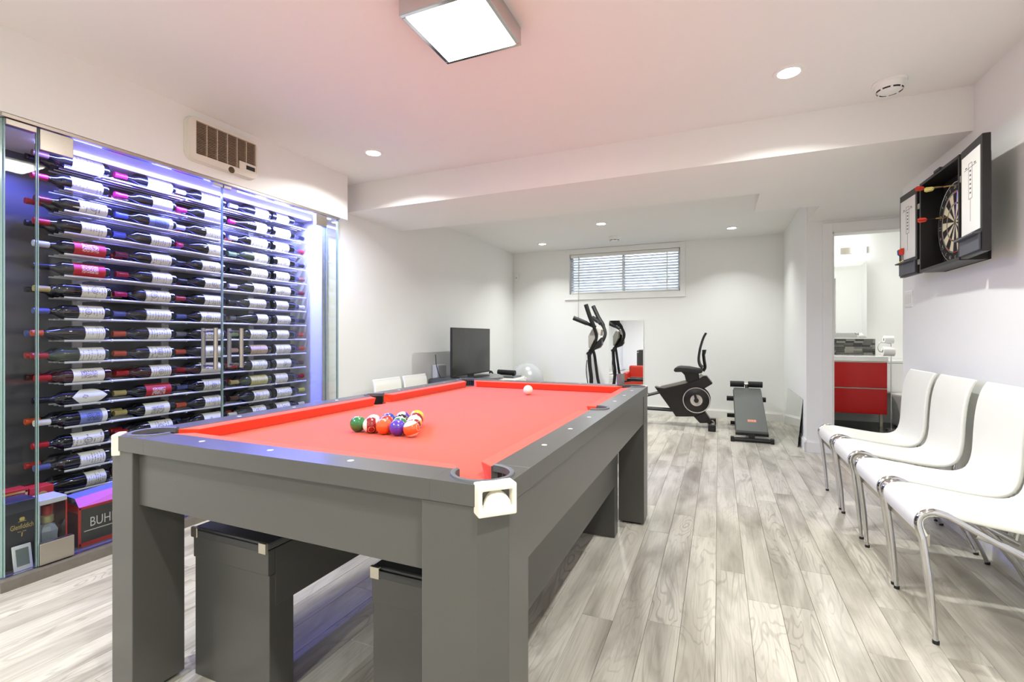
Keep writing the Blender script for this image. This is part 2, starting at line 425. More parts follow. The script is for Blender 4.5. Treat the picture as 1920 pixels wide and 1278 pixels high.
# blind
bl = thing('window_blind', 'white horizontal slat blind half open over the high window', 'blind', (xm, YB + .045, WZ1))
MB().box((WX0 + .012, YB + .012, WZ1 - .05), (WX1 - .012, YB + .075, WZ1 - .004)).build('head_rail', M_WHITE, bl, bevel=.004)
ns = 13; pitch = (WZ1 - .055 - WZ0 - .03) / ns
M_SLAT = mat('slat_white', (246, 247, 250), 0.4)
_nt = M_SLAT.node_tree; _tl = _nt.nodes.new('ShaderNodeBsdfTranslucent'); _tl.inputs[0].default_value = (.9, .92, .97, 1)
_mx = _nt.nodes.new('ShaderNodeMixShader'); _mx.inputs[0].default_value = .5
_nt.links.new(_nt.nodes['Principled BSDF'].outputs[0], _mx.inputs[1]); _nt.links.new(_tl.outputs[0], _mx.inputs[2]); _nt.links.new(_mx.outputs[0], _nt.nodes['Material Output'].inputs[0])
sl0 = None
for i in range(ns):
    zc = WZ0 + .03 + pitch * (i + .5)
    if sl0 is None:
        m = MB(); prof = [(-.024, -.0075), (-.012, -.002), (0, .0005), (.012, .001), (.024, .0005)]
        x0, x1 = WX0 + .016, WX1 - .016; rot = Matrix.Rotation(math.radians(24), 2)
        pr = [rot @ Vector(p) for p in prof]
        vs = [(x, YB + .045 + p.x, zc + p.y + dz) for x in (x0, x1) for dz in (0, .0026) for p in pr]; k = len(pr)
        fs = []
        for j in range(k - 1): fs += [(j, j + 1, 2 * k + j + 1, 2 * k + j), (k + j, 3 * k + j, 3 * k + j + 1, k + j + 1)]
        fs += [(0, 2 * k, 3 * k, k), (k - 1, 2 * k - 1, 4 * k - 1, 3 * k - 1)]
        m.add(vs, fs); sl0 = m.build('slat', M_SLAT, bl); z0_ = zc
    else:
        s_ = sl0.copy(); COL.objects.link(s_); s_.parent = bl; s_.location.z += zc - z0_
for fx in (.09, .5, .89):
    x = WX0 + (WX1 - WX0) * fx
    MB().box((x - .008, YB + .018, WZ0 + .02), (x + .008, YB + .0195, WZ1 - .05)).build('ladder_tape', M_WHITE, bl)
MB().box((WX0 + .014, YB + .02, WZ0 + .006), (WX1 - .014, YB + .07, WZ0 + .03)).build('bottom_rail', M_WHITE, bl, bevel=.004)
cp = on_y(1085, 592, YB - .02)
MB().tube([(cp.x, YB - .03, WZ1 - .03), (cp.x, YB - .03, cp.z)], .0025, 6).tube([(cp.x, YB - .03, cp.z), (cp.x, YB - .03, cp.z - .035)], [.003, .008], 8).build('cord', mat('cord_grey', (150, 150, 145), .7), bl)
MB().tube([(cp.x, YB - .03, WZ1 - .03), (cp.x, YB + .02, WZ1 - .025)], .0025, 6).build('cord_guide', M_WHITE, bl)
# outside of the window: window well of corrugated steel
ww = MB(); n = 16
vs = []; fs = []
for i in range(n + 1):
    a = math.pi * i / n; r = 1.15
    for z in (1.2, 2.42): vs.append((xm + r * math.cos(a), YB + .22 + .55 * math.sin(a), z))
for i in range(n): fs.append((2 * i, 2 * i + 2, 2 * i + 3, 2 * i + 1))
ww.add(vs, fs); wwo = ww.build('window_well', mat('galvanised', (214, 220, 228), .45, .1, noise=.08), smooth=40)
tag(wwo, 'pale curved window well outside the high basement window', 'window well')

# ---------------------------------------------------------------- lamps
M_LAMP = emit_mat('lamp_diffuser', (255, 250, 240), 9.0)
cl = thing('ceiling_lamp', 'square flush ceiling lamp with chrome edge and glowing white panel', 'lamp', (-.97, 1.74, ZC))
fr = MB(); h = .185; q = .165
for a, b in (((-h, -h), (h, -q)), ((-h, q), (h, h)), ((-h, -q), (-q, q)), ((q, -q), (h, q))):
    fr.box((-.97 + a[0], 1.74 + a[1], 2.362), (-.97 + b[0], 1.74 + b[1], ZC))
fr.build('frame', M_CHROME, cl, bevel=.003)
MB().box((-.97 - q, 1.74 - q, 2.358), (-.97 + q, 1.74 + q, 2.40)).build('diffuser', M_LAMP, cl, bevel=.004)
area_light('ceiling_lamp_light', (-.97, 1.74, 2.352), .32, 13, shape='SQUARE')
DLS = [((-2.305, 2.804), 'round recessed downlight near the white soffit end', 16), ((.327, 2.782), 'round recessed downlight beside the smoke alarm', 13),
       ((-2.328, 6.514), 'round recessed downlight left of the window, back room', 5), ((-1.274, 5.623), 'round recessed downlight in front of the window, nearest the beam', 24),
       ((.15, 6.478), 'round recessed downlight right of the window, back room', 5),
       ((.33, .25), 'added fill downlight above the viewer, out of view', 22), ((-2.2, .1), 'added fill downlight near the soffit, behind the viewer', 24), ((-1.0, -1.3), 'added fill downlight over the rear door side', 32)]  # unseen downlights on this line are added as fill light for the room
for (x, y), lab, wt in DLS:
    d = thing('downlight', lab, 'downlight', (x, y, ZC), 'recessed ceiling downlights')
    MB().lathe([(.050, ZC - .001), (.052, ZC - .006), (.068, ZC - .006), (.072, ZC - .001), (.072, ZC), (.050, ZC)], (x, y, 0), n=32, cap=False).build('trim_ring', M_TRIM, d, smooth=40)
    MB().lathe([(.0005, ZC - .004), (.049, ZC - .004), (.049, ZC - .0005), (.0005, ZC - .0005)], (x, y, 0), n=28).build('lens', emit_mat('downlight_lens', (255, 252, 246), 12), d)
    area_light('downlight_light', (x, y, ZC - .012), .09, wt, spread=(112 if y > 6 else 145))
def detector(x, y, r, lab, name):
    s = thing(name, lab, 'smoke alarm', (x, y, ZC))
    MB().lathe([(r, ZC), (r, ZC - .008), (r * .96, ZC - .012), (r * .90, ZC - .012), (r * .80, ZC - .040), (r * .55, ZC - .052), (.001, ZC - .053)], (x, y, 0), n=36).build('cover', M_TRIM, s, smooth=35)
    sl = MB()
    for a0 in range(0, 360, 45):
        a = [math.radians(a0 + q_ * 34 / 4) for q_ in range(5)]; R_ = r * .70
        vs = [(x + (R_ + (.0035 if z else .006)) * math.cos(t_), y + (R_ + (.0035 if z else .006)) * math.sin(t_), ZC - (.0485 if z else .041)) for t_ in a for z in (0, 1)]
        sl.add(vs, [(2 * i, 2 * i + 2, 2 * i + 3, 2 * i + 1) for i in range(4)])
    sl.build('slots', M_BLACK, s)
detector(.828, 3.105, .076, 'round white smoke alarm on the ceiling near the right wall', 'smoke_alarm')
detector(-1.28, 6.444, .085, 'round white smoke alarm on the ceiling above the window', 'smoke_alarm')
# motion sensor
p = on_y(964, 520, YB - .03)
ms = thing('motion_sensor', 'small white motion sensor high in the left back corner', 'sensor', (p.x + .045, YB, p.z))
x = p.x + .045
MB().prism([(x - .028, p.z - .055), (x + .028, p.z - .055), (x + .032, p.z + .05), (x - .032, p.z + .05)], YB - .045, YB - .0005, 'y').build('housing', M_WHITE, ms, bevel=.01)
MB().box((x - .014, YB - .048, p.z - .03), (x + .014, YB - .044, p.z + .005)).build('lens', mat('sensor_lens', (205, 205, 200), .2), ms, bevel=.001)
# light switch
sw = thing('light_switch', 'white triple light switch plate at the end of the right wall', 'switch', (XR, 4.265, 1.37))
MB().box((XR - .006, 4.19, 1.312), (XR - .0002, 4.34, 1.428)).build('plate', M_WHITE, sw, bevel=.002)
for i in range(3):
    y = 4.222 + i * .043
    MB().box((XR - .0085, y - .016, 1.337), (XR - .0055, y + .016, 1.403)).build('rocker', mat('rocker_white', (222, 221, 214), .3), sw, bevel=.001)
# ================================================================ pool table
TX0, TX1, TY0, TY1 = -1.712, -.396, .863, 3.06
ZT, ZRB, ZAP, ZBED = .80, .755, .593, .757
M_TAB = mat('table_laminate', (82, 80, 76), 0.30, noise=0.05, nscale=220, bump=0.02, spec=0.45)
M_CLOTH = mat('red_cloth', (222, 76, 44), 0.95, noise=0.06, nscale=500, bump=0.05, sheen=0.25, spec=0.15)
M_PCK = mat('pocket_black', (20, 18, 20), 0.55)
M_LINER = mat('pocket_liner', (92, 94, 97), 0.45, noise=.05)
M_IVORY = mat('ivory_leather', (236, 230, 212), 0.5, noise=0.05, nscale=60, bump=.15)
pt = thing('pool_table', 'grey pool table with red cloth and white corner pocket caps', 'pool table', ((TX0 + TX1) / 2, (TY0 + TY1) / 2, 0))
RW = .090     # wooden rail width
CR, CC = .063, .081   # corner pocket radius, centre inset
CB = .165
def corner_poly(ch=.042):
    pts = [(ch, 0), (CB, 0), (CB, RW)]
    a0 = math.asin((RW - CC) / CR); a1 = math.radians(-270) - a0 + 2 * math.radians(0)
    a_start, a_end = a0, math.radians(-270) - a0
    for i in range(17):
        a = a_start + (a_end - a_start) * i / 16; pts.append((CC + CR * math.cos(a), CC + CR * math.sin(a)))
    pts += [(RW, CB), (0, CB), (0, ch)]
    return pts
CORN = [(TX0, TY0, 1, 1), (TX1, TY0, -1, 1), (TX0, TY1, 1, -1), (TX1, TY1, -1, -1)]
def flip(poly, cx, cy, sx, sy):
    q = [(cx + sx * a, cy + sy * b) for a, b in poly]
    return q if sx * sy > 0 else list(reversed(q))
for cx, cy, sx, sy in CORN:
    MB().prism(flip(corner_poly(.014 if (sx, sy) == (1, 1) else .042), cx, cy, sx, sy), ZRB, ZT).build('rail_corner', M_TAB, pt, bevel=.0005)
YM = 2.003
SR, SCN = .052, .083
def side_poly():
    pts = [(0, TY0 + CB), (RW, TY0 + CB)]
    pts2 = []
    dy = math.sqrt(SR ** 2 - (RW - SCN) ** 2); a0 = math.atan2(-dy, RW - SCN); a1 = -2 * math.pi - a0 + 0
    for i in range(15):
        a = a0 + (-(2 * math.pi + 2 * a0)) * i / 14
        pts2.append((SCN + SR * math.cos(a), YM + SR * math.sin(a)))
    return pts + pts2 + [(RW, TY1 - CB), (0, TY1 - CB)]
sp = side_poly()
MB().prism([(TX0 + a, b) for a, b in sp], ZRB, ZT).build('side_rail', M_TAB, pt, bevel=.0005)
MB().prism(list(reversed([(TX1 - a, b) for a, b in sp])), ZRB, ZT).build('side_rail', M_TAB, pt, bevel=.0005)
MB().box((TX0 + CB, TY0, ZRB), (TX1 - CB, TY0 + RW, ZT)).build('end_rail', M_TAB, pt, bevel=.0005)
MB().box((TX0 + CB, TY1 - RW, ZRB), (TX1 - CB, TY1, ZT)).build('end_rail', M_TAB, pt, bevel=.0005)
# bed with pocket cut-outs
NX0, NX1, NY0, NY1 = TX0 + RW + .048, TX1 - RW - .048, TY0 + RW + .048, TY1 - RW - .048
def arc(cx, cy, r, a0, a1, n=8): return [(cx + r * math.cos(math.radians(a0 + (a1 - a0) * i / n)), cy + r * math.sin(math.radians(a0 + (a1 - a0) * i / n))) for i in range(n + 1)]
bx0, bx1, by0, by1 = TX0 + RW + .002, TX1 - RW - .002, TY0 + RW + .002, TY1 - RW - .002
k = CC - RW - .002; e = math.sqrt(CR ** 2 - k ** 2); ang = math.degrees(math.atan2(-k, e))
bed = []
bed += arc(TX0 + CC, TY0 + CC, CR, 90 - ang, ang)
bed += arc(TX1 - CC, TY0 + CC, CR, 180 - ang, 90 + ang)
ks = SCN - RW - .002; angs = math.degrees(math.atan2(math.sqrt(SR ** 2 - ks ** 2), ks))
bed += arc(TX1 - SCN, YM, SR, 180 + (180 - angs) * 1.0 , 180 - (180 - angs))[::1] if False else arc(TX1 - SCN, YM, SR, 270, 90)
bed += arc(TX1 - CC, TY1 - CC, CR, 270 - ang, 180 + ang)
bed += arc(TX0 + CC, TY1 - CC, CR, 360 - ang, 270 + ang)
bed += arc(TX0 + SCN, YM, SR, 90, -90)
MB().prism(bed, ZBED - .03, ZBED).build('cloth_bed', M_CLOTH, pt)
def cushion(p_out0, p_out1, p_in1, p_in0):
    # outline counter-clockwise seen from above; nose edge p_in0-p_in1 slightly lower and overhanging
    m = MB(); zt, zn = ZT - .001, ZT - .004
    o0, o1, i1, i0 = [Vector((p[0], p[1], 0)) for p in (p_out0, p_out1, p_in1, p_in0)]
    d = (o0 + o1 - i0 - i1).normalized() * .012
    vs = [o0 + Vector((0, 0, zt)), o1 + Vector((0, 0, zt)), i1 + Vector((0, 0, zn)), i0 + Vector((0, 0, zn)),
          o0 + Vector((0, 0, ZBED)), o1 + Vector((0, 0, ZBED)), i1 + d + Vector((0, 0, ZBED + .0005)), i0 + d + Vector((0, 0, ZBED + .0005))]
    m.add(vs, [(0, 1, 2, 3), (4, 7, 6, 5), (0, 4, 5, 1), (1, 5, 6, 2), (2, 6, 7, 3), (3, 7, 4, 0)])
    return m.build('cushion', M_CLOTH, pt, bevel=.002)
cg, ci, sg, si = .145, .185, .052, .068
cushion((TX0 + cg, TY0 + RW), (TX1 - cg, TY0 + RW), (TX1 - ci, NY0), (TX0 + ci, NY0))
cushion((TX1 - cg, TY1 - RW), (TX0 + cg, TY1 - RW), (TX0 + ci, NY1), (TX1 - ci, NY1))
for ya, yb, ca_, cb_, ia, ib in ((TY0, YM, cg, sg, ci, si), (YM, TY1, sg, cg, si, ci)):
    cushion((TX0 + RW, yb - cb_), (TX0 + RW, ya + ca_), (NX0, ya + ia), (NX0, yb - ib))
    cushion((TX1 - RW, ya + ca_), (TX1 - RW, yb - cb_), (NX1, yb - ib), (NX1, ya + ia))
# pockets
def pocket(cx, cy, r, mid, half):
    # cup below the bed, and an upright lining only round the rail side
    m = MB(); prof = [(r, ZBED - .031), (r, ZRB - .05), (r * .8, ZRB - .075), (.002, ZRB - .08)]
    m.lathe(prof, (cx, cy, 0), n=24, cap=False); n = 18; vs = []
    for i in range(n + 1):
        a_ = math.radians(mid - half + 2 * half * i / n)
        for z in (ZBED - .031, ZT - .004): vs.append((cx + r * math.cos(a_), cy + r * math.sin(a_), z))
    m.add(vs, [(2 * i, 2 * i + 2, 2 * i + 3, 2 * i + 1) for i in range(n)]); m.build('pocket', M_PCK, pt, smooth=40)
def liner(cx, cy, r, mid, half):
    m = MB(); n = 20; vs = []; fs = []
    for i in range(n + 1):
        a = math.radians(mid - half + 2 * half * i / n); ca_, sa = math.cos(a), math.sin(a)
        for rr, z in ((r - .003, ZT - .012), (r - .003, ZT + .003), (r + .001, ZT + .0055), (r + .007, ZT + .0045), (r + .009, ZT - .001)):
            vs.append((cx + rr * ca_, cy + rr * sa, z))
    for i in range(n):
        for j in range(5): fs.append((i * 5 + j, i * 5 + (j + 1) % 5, (i + 1) * 5 + (j + 1) % 5, (i + 1) * 5 + j))
    fs += [tuple(range(5)), tuple(reversed(range(n * 5, n * 5 + 5)))]
    m.add(vs, fs); m.build('pocket_rim', M_LINER, pt, smooth=50)
for cx, cy, sx, sy in CORN:
    pocket(cx + sx * CC, cy + sy * CC, CR - .0005, math.degrees(math.atan2(-sy, -sx)), 128); liner(cx + sx * CC, cy + sy * CC, CR, math.degrees(math.atan2(-sy, -sx)), 138)
pocket(TX0 + SCN, YM, SR - .0005, 180, 92); liner(TX0 + SCN, YM, SR, 180, 96)
pocket(TX1 - SCN, YM, SR - .0005, 0, 92); liner(TX1 - SCN, YM, SR, 0, 96)
# white corner caps: open ball-return boxes across the chamfered corner
for cx, cy, sx, sy in CORN:
    dx, dy = -sx / math.sqrt(2), -sy / math.sqrt(2)           # outward diagonal
    tx, ty = -dy, dx; cb0 = .010 if (sx, sy) == (1, 1) else .022
    def Q(o_, t_, z): return Vector((cx + sx * cb0 + dx * o_ + tx * t_, cy + sy * cb0 + dy * o_ + ty * t_, z))
    pr_ = .017 if sy > 0 and sx < 0 else .003
    m = MB(); wO, wI, zt, zb = (.041 if sy > 0 and sx < 0 else .029), (.033 if sy > 0 and sx < 0 else .022), ZT + .004, ZT - .060
    fr_ = [(-wO, zb), (wO, zb), (wO, zt), (-wO, zt)]; inn = [(-wI, zb + .014), (wI, zb + .014), (wI, zt - .012), (-wI, zt - .012)]
    vs = [Q(-.02, a, b) for a, b in fr_] + [Q(pr_, a, b) for a, b in fr_] + [Q(pr_, a, b) for a, b in inn] + [Q(-.012, a * .8, b + (.012 if i < 2 else -.004)) for i, (a, b) in enumerate(inn)]
    fs = []
    for i in range(4):
        j = (i + 1) % 4
        fs += [(i, j, 4 + j, 4 + i), (4 + i, 4 + j, 8 + j, 8 + i), (8 + i, 8 + j, 12 + j, 12 + i)]
    fs += [(12, 13, 14, 15), (3, 2, 1, 0)]
    m.add(vs, fs); cap = m.build('corner_cap', M_IVORY, pt, bevel=.003)
    m = MB(); n = 8; vs = []                                   # bulging leather tongue inside the opening
    for i in range(n + 1):
        a = math.pi * i / n
        vs += [Q(pr_ - .005, -wI * math.cos(a) * .92, zb + .016 + .030 * math.sin(a)), Q(-.010, -wI * .7 * math.cos(a), zb + .022 + .034 * math.sin(a))]
    vs += [Q(pr_ - .003, 0, zb + .015)]
    fs = [(2 * i, 2 * i + 2, 2 * i + 3, 2 * i + 1) for i in range(n)] + [(2 * i, 2 * n + 2, 2 * i + 2) for i in range(n)]
    m.add(vs, fs); m.build('leather_flap', M_IVORY, cap, smooth=60)
# sights
sg0 = None
def sight(x, y):
    global sg0
    if sg0 is None:
        sg0 = MB().lathe([(.0078, ZT + .0003), (.0078, ZT + .0009), (.0004, ZT + .0011)], (x, y, 0), n=14).build('sight', mat('sight_pearl', (246, 246, 240), .25), pt); sg0['x'] = x; sg0['y'] = y
    else:
        c_ = sg0.copy(); COL.objects.link(c_); c_.parent = pt; c_.location.x += x - sg0['x']; c_.location.y += y - sg0['y']
        del c_['x'], c_['y']
for y in (1.258, 1.513, 1.762, 2.245, 2.491, 2.73):
    sight(TX1 - .048, y); sight(TX0 + .048, y)
for x in (-1.363, -1.09, -.819):
    sight(x, TY0 + .05); sight(x, TY1 - .05)
del sg0['x'], sg0['y']
# aprons, legs
MB().box((TX0 + .104, TY0 + .022, ZAP), (TX1 - .188, TY0 + .047, ZRB - .001)).build('apron', M_TAB, pt, bevel=.002)
MB().box((TX0 + .15, TY1 - .047, ZAP), (TX1 - .15, TY1 - .022, ZRB - .001)).build('apron', M_TAB, pt, bevel=.002)
MB().box((TX1 - .030, TY0 + .157, ZAP), (TX1 - .006, TY1 - .19, ZRB - .001)).build('apron', M_TAB, pt, bevel=.002)
MB().box((TX0 + .006, TY0 + .157, ZAP), (TX0 + .030, TY1 - .19, ZRB - .001)).build('apron', M_TAB, pt, bevel=.002)
MB().box((TX0 + .05, TY0 + .05, ZRB - .03), (TX1 - .05, TY1 - .05, ZBED - .031)).build('bed_frame', M_DARK, pt)
def leg(x0, x1, y0, y1, ch=None):
    p = [(x0, y0), (x1, y0), (x1, y1), (x0, y1)]
    if ch == 'nr': p = [(x0, y0), (x1 - .052, y0), (x1, y0 + .042), (x1, y1), (x0, y1)]
    if ch == 'fr': p = [(x0, y0), (x1, y0), (x1, y1 - .042), (x1 - .052, y1), (x0, y1)]
    if ch == 'fl': p = [(x0 + .052, y1), (x0, y1 - .042), (x0, y0), (x1, y0), (x1, y1)]
    MB().prism(p, 0.012, ZRB - .0008).build('leg', M_TAB, pt, bevel=.002)
    MB().box((x0 + .02, y0 + .02, 0), (x1 - .02, y1 - .02, .012)).build('foot_pad', M_RUBBER, pt)
leg(TX0 + .001, TX0 + .104, TY0 + .004, TY0 + .157)
leg(TX1 - .188, TX1 - .002, TY0 + .004, TY0 + .157, 'nr')
leg(TX1 - .15, TX1 - .002, TY1 - .19, TY1 - .004, 'fr')
leg(TX0 + .002, TX0 + .15, TY1 - .19, TY1 - .004, 'fl')

# benches tucked underneath
def bench(x0, x1, lab):
    y0, y1, zt = (1.03 if x0 < -1 else 1.046), 2.72, .483
    b = thing('bench', lab, 'bench', ((x0 + x1) / 2, (y0 + y1) / 2, 0), 'grey benches under the pool table')
    M_B = mat('bench_laminate', (72, 71, 68), .36, noise=.05, nscale=200)
    MB().box((x0 + .001, y0 + .001, .0), (x1 - .001, y0 + .09, .3845)).build('leg_panel', M_B, b, bevel=.002)
    MB().box((x0 + .001, y1 - .09, .0), (x1 - .001, y1 - .001, .3845)).build('leg_panel', M_B, b, bevel=.002)
    MB().box((x0, y0 - .004, .385), (x1, y0 + .02, zt - .022)).build('end_board', M_B, b, bevel=.002)
    MB().box((x0, y1 - .02, .385), (x1, y1 + .004, zt - .022)).build('end_board', M_B, b, bevel=.002)
    MB().box((x0, y0 + .021, .285), (x0 + .022, y1 - .021, zt - .022)).build('side_board', M_B, b, bevel=.002)
    MB().box((x1 - .022, y0 + .021, .285), (x1, y1 - .021, zt - .022)).build('side_board', M_B, b, bevel=.002)
    MB().box((x0, y0 - .004, zt - .0215), (x1, y1 + .004, zt)).build('seat', mat('bench_pad', (80, 80, 80), .3, noise=.05), b, bevel=.006)
    MB().box((x0 + .02, y0 - .012, zt - .026), (x1 - .02, y0 - .0045, zt - .006)).build('pull_bar', M_DARK, b, bevel=.002)
    for xa in (x0 + .001, x1 - .031):
        MB().box((xa, y0 - .014, zt - .030), (xa + .030, y0 - .003, zt + .002)).build('corner_bracket', M_STEEL, b, bevel=.002)
    return b
bench(-1.573, -1.233, 'grey bench under the pool table, on the wine cellar side')
bench(-.862, -.520, 'grey bench under the pool table, on the side of the white chairs')

# ---------------------------------------------------------------- balls
BR = .0286
BC = {'yellow': (240, 190, 40), 'blue': (40, 60, 160), 'red': (190, 40, 30), 'purple': (82, 52, 175), 'orange': (232, 96, 40), 'green': (34, 120, 60), 'maroon': (140, 30, 30), 'black': (15, 15, 15)}
def ball_mat(colr, stripe):
    nm = 'ball_%s_%d' % (colr, stripe)
    if nm in MATS: return MATS[nm]
    m = mat(nm, BC[colr], .06, spec=.6, coat=.6); nt = m.node_tree; b = nt.nodes['Principled BSDF']
    if stripe:
        tc = nt.nodes.new('ShaderNodeTexCoord'); sx = nt.nodes.new('ShaderNodeSeparateXYZ'); ab = nt.nodes.new('ShaderNodeMath'); ab.operation = 'ABSOLUTE'
        gt = nt.nodes.new('ShaderNodeMath'); gt.operation = 'GREATER_THAN'; gt.inputs[1].default_value = BR * .55
        mx = nt.nodes.new('ShaderNodeMix'); mx.data_type = 'RGBA'; mx.inputs[6].default_value = lin(BC[colr]); mx.inputs[7].default_value = lin((240, 236, 222))
        L = nt.links; L.new(tc.outputs['Object'], sx.inputs[0]); L.new(sx.outputs[2], ab.inputs[0]); L.new(ab.outputs[0], gt.inputs[0]); L.new(gt.outputs[0], mx.inputs[0]); L.new(mx.outputs[2], b.inputs['Base Color'])
    return m
ball_base = MB().sphere((0, 0, 0), BR, 32, 20)
M_IVB = mat('ball_white', (242, 236, 220), .06, coat=.6)
def make_ball(x, y, num, colr, stripe, rot, lab):
    o = ball_base.build('pool_ball', ball_mat(colr, stripe), smooth=80)
    o.location = (x, y, ZBED + BR + .0003); o.rotation_euler = rot
    tag(o, lab, 'pool ball', 'racked pool balls')
    for s in (1, -1):                       # number disc on the local x axis, both sides
        m = MB(); n = 20; vs = [(s * BR * 1.002, 0, 0)]; a = .42
        vs += [(s * BR * 1.002 * math.cos(a), BR * 1.002 * math.sin(a) * math.cos(2 * math.pi * i / n), BR * 1.002 * math.sin(a) * math.sin(2 * math.pi * i / n)) for i in range(n)]
        m.add(vs, [(0, 1 + i, 1 + (i + 1) % n) for i in range(n)])
        # dome the disc with one ring between
        d = m.build('number_disc', M_IVB, o); ORG[d.name] = Vector()
        vs, fs = text_faces(str(num), .0135)
        q = []
        for v in vs:
            th = v.x / BR * s; ph = v.y / BR
            q.append((s * BR * 1.006 * math.cos(th * s) * math.cos(ph), BR * 1.006 * math.sin(th) * math.cos(ph), BR * 1.006 * math.sin(ph)))
        m = MB(); m.add(q, fs); m.build('number', M_BLACK, d)
    return o
bxc, by_, pt_ = -1.081, 1.372, .0577
rows = [[(6, 'green', 0, 'solid green pool ball, left end of the front row'), (11, 'maroon', 1, 'maroon striped pool ball, second in the front row'), (5, 'orange', 0, 'solid orange pool ball in the middle of the front row'), (4, 'purple', 0, 'solid purple pool ball in the front row'), (13, 'orange', 1, 'orange striped pool ball, right end of the front row')],
        [(10, 'blue', 1, 'blue striped pool ball, left end of the second row'), (3, 'red', 0, 'solid red pool ball in the second row'), (14, 'green', 1, 'green striped pool ball in the second row'), (15, 'maroon', 1, 'maroon striped pool ball, right end of the second row')],
        [(2, 'blue', 0, 'solid blue pool ball, left end of the middle row'), (8, 'black', 0, 'black pool ball in the heart of the rack'), (9, 'yellow', 1, 'yellow striped pool ball, right end of the middle row')],
        [(12, 'purple', 1, 'purple striped pool ball, left of the two behind the apex ball'), (7, 'maroon', 0, 'solid maroon pool ball, right of the two next to the apex')],
        [(1, 'yellow', 0, 'solid yellow pool ball at the far tip of the rack')]]
random.seed(11)
VA = math.atan2(-1.372, 1.081)          # azimuth from the rack towards the camera
for r_, row in enumerate(rows):
    for i, (num, colr, st, lab) in enumerate(row):
        x = bxc + (i - (len(row) - 1) / 2) * pt_; y = by_ + r_ * pt_ * math.sqrt(3) / 2
        rot = (random.uniform(-.6, .6), random.uniform(-.6, .6), random.uniform(0, 6.28))
        if num == 11: rot = (math.radians(90), .45, VA + .1)
        if num == 13: rot = (.15, -.25, VA + 1.0)
        if num in (6, 5, 4): rot = (0.3, -1.5, VA + .5)
        if num == 10: rot = (.5, .3, VA + .8)
        make_ball(x, y, num, colr, st, rot, lab)
cb = MB().sphere((0, 0, 0), BR, 32, 20).build('cue_ball', M_IVB, smooth=80)
cb.location = (-1.036, 2.647, ZBED + BR + .0004); tag(cb, 'ivory cue ball alone near the far cushion', 'cue ball')

# ================================================================ white chairs
M_LEATH = mat('white_leather', (238, 238, 226), .42, noise=.02, nscale=90, bump=.06, spec=.4)
def make_chair(name, lab, back_top=.882, group='white chairs along the right wall'):
    # local frame: +x to the back, origin at the floor under the seat front
    c_ = thing(name, lab, 'chair', (0, 0, 0), group)
    prof = [(.018, .375), (.004, .405), (.002, .432), (.014, .452), (.04, .462), (.10, .460), (.20, .446), (.30, .434), (.37, .430), (.415, .438), (.448, .462), (.466, .505), (.474, .56), (.478, .64), (.484, .72), (.494, .79), (.510, .845), (.530, back_top)]
    if back_top < .8: prof = [p for p in prof if p[1] < back_top - .06] + [(.490, back_top - .03), (.496, back_top)]
    prof = [(p.x, p.y) for p in [Vector((q.x, q.y)) for q in smoothpath([(a, b, 0) for a, b in prof], 2)]]
    MB().strip(prof, -.203, .203, .020).build('seat_shell', M_LEATH, c_, smooth=50, bevel=.007, seg=3)
    for s in (-1, 1):
        yy = s * .196
        top = smoothpath([(.012, yy * 1.03, .36), (.000, yy, .415), (.012, yy, .448), (.045, yy, .462), (.09, yy, .452)], 4)
        path = [(.045, yy * 1.05, 0.006), (.03, yy * 1.03, .18)] + [tuple(p + Vector((-.004, 0, .006))) for p in top] + [(.20, yy, .393), (.33, yy * .99, .325), (.44, yy * .98, .268)]
        MB().tube(path, [.0085, .0115] + [.0125] * (len(path) - 2), 12).build('front_leg', M_CHROME, c_, smooth=60)
        MB().tube(smoothpath([(.16, yy * .985, .405), (.30, yy * 1.0, .345), (.42, yy * 1.03, .215), (.49, yy * 1.03, .09), (.525, yy * 1.05, .006)], 5), [.0125] * 12 + [.009] * 9, 12).build('rear_leg', M_CHROME, c_, smooth=60)
        MB().cyl((.045, yy * 1.05, 0), (.045, yy * 1.05, .012), .0105, 10).build('foot_cap', M_RUBBER, c_)
        MB().cyl((.525, yy * 1.05, 0), (.525, yy * 1.05, .012), .0105, 10).build('foot_cap', M_RUBBER, c_)
        MB().tube([(.43, yy * .98, .272), (.452, yy * .9, .45)], .010, 10).build('back_bracket', M_CHROME, c_, smooth=60)
    MB().box((.02, -.195, .340), (.032, .195, .385)).build('cross_bar', M_STEEL, c_, bevel=.002)
    return c_
ch0 = make_chair('chair', 'white leather chair with chrome legs, farthest, by the bathroom door')
ch0.location = (.672, 3.845, 0)
for (y, lab) in ((3.362, 'white leather chair with chrome legs, second from the bathroom door'), (2.838, 'white leather chair with chrome legs, third from the bathroom door'), (2.388, 'white leather chair with chrome legs, nearest the viewer in the row')):
    c_ = copy_tree(ch0); c_['label'] = lab; c_.location = (.672, y, 0)
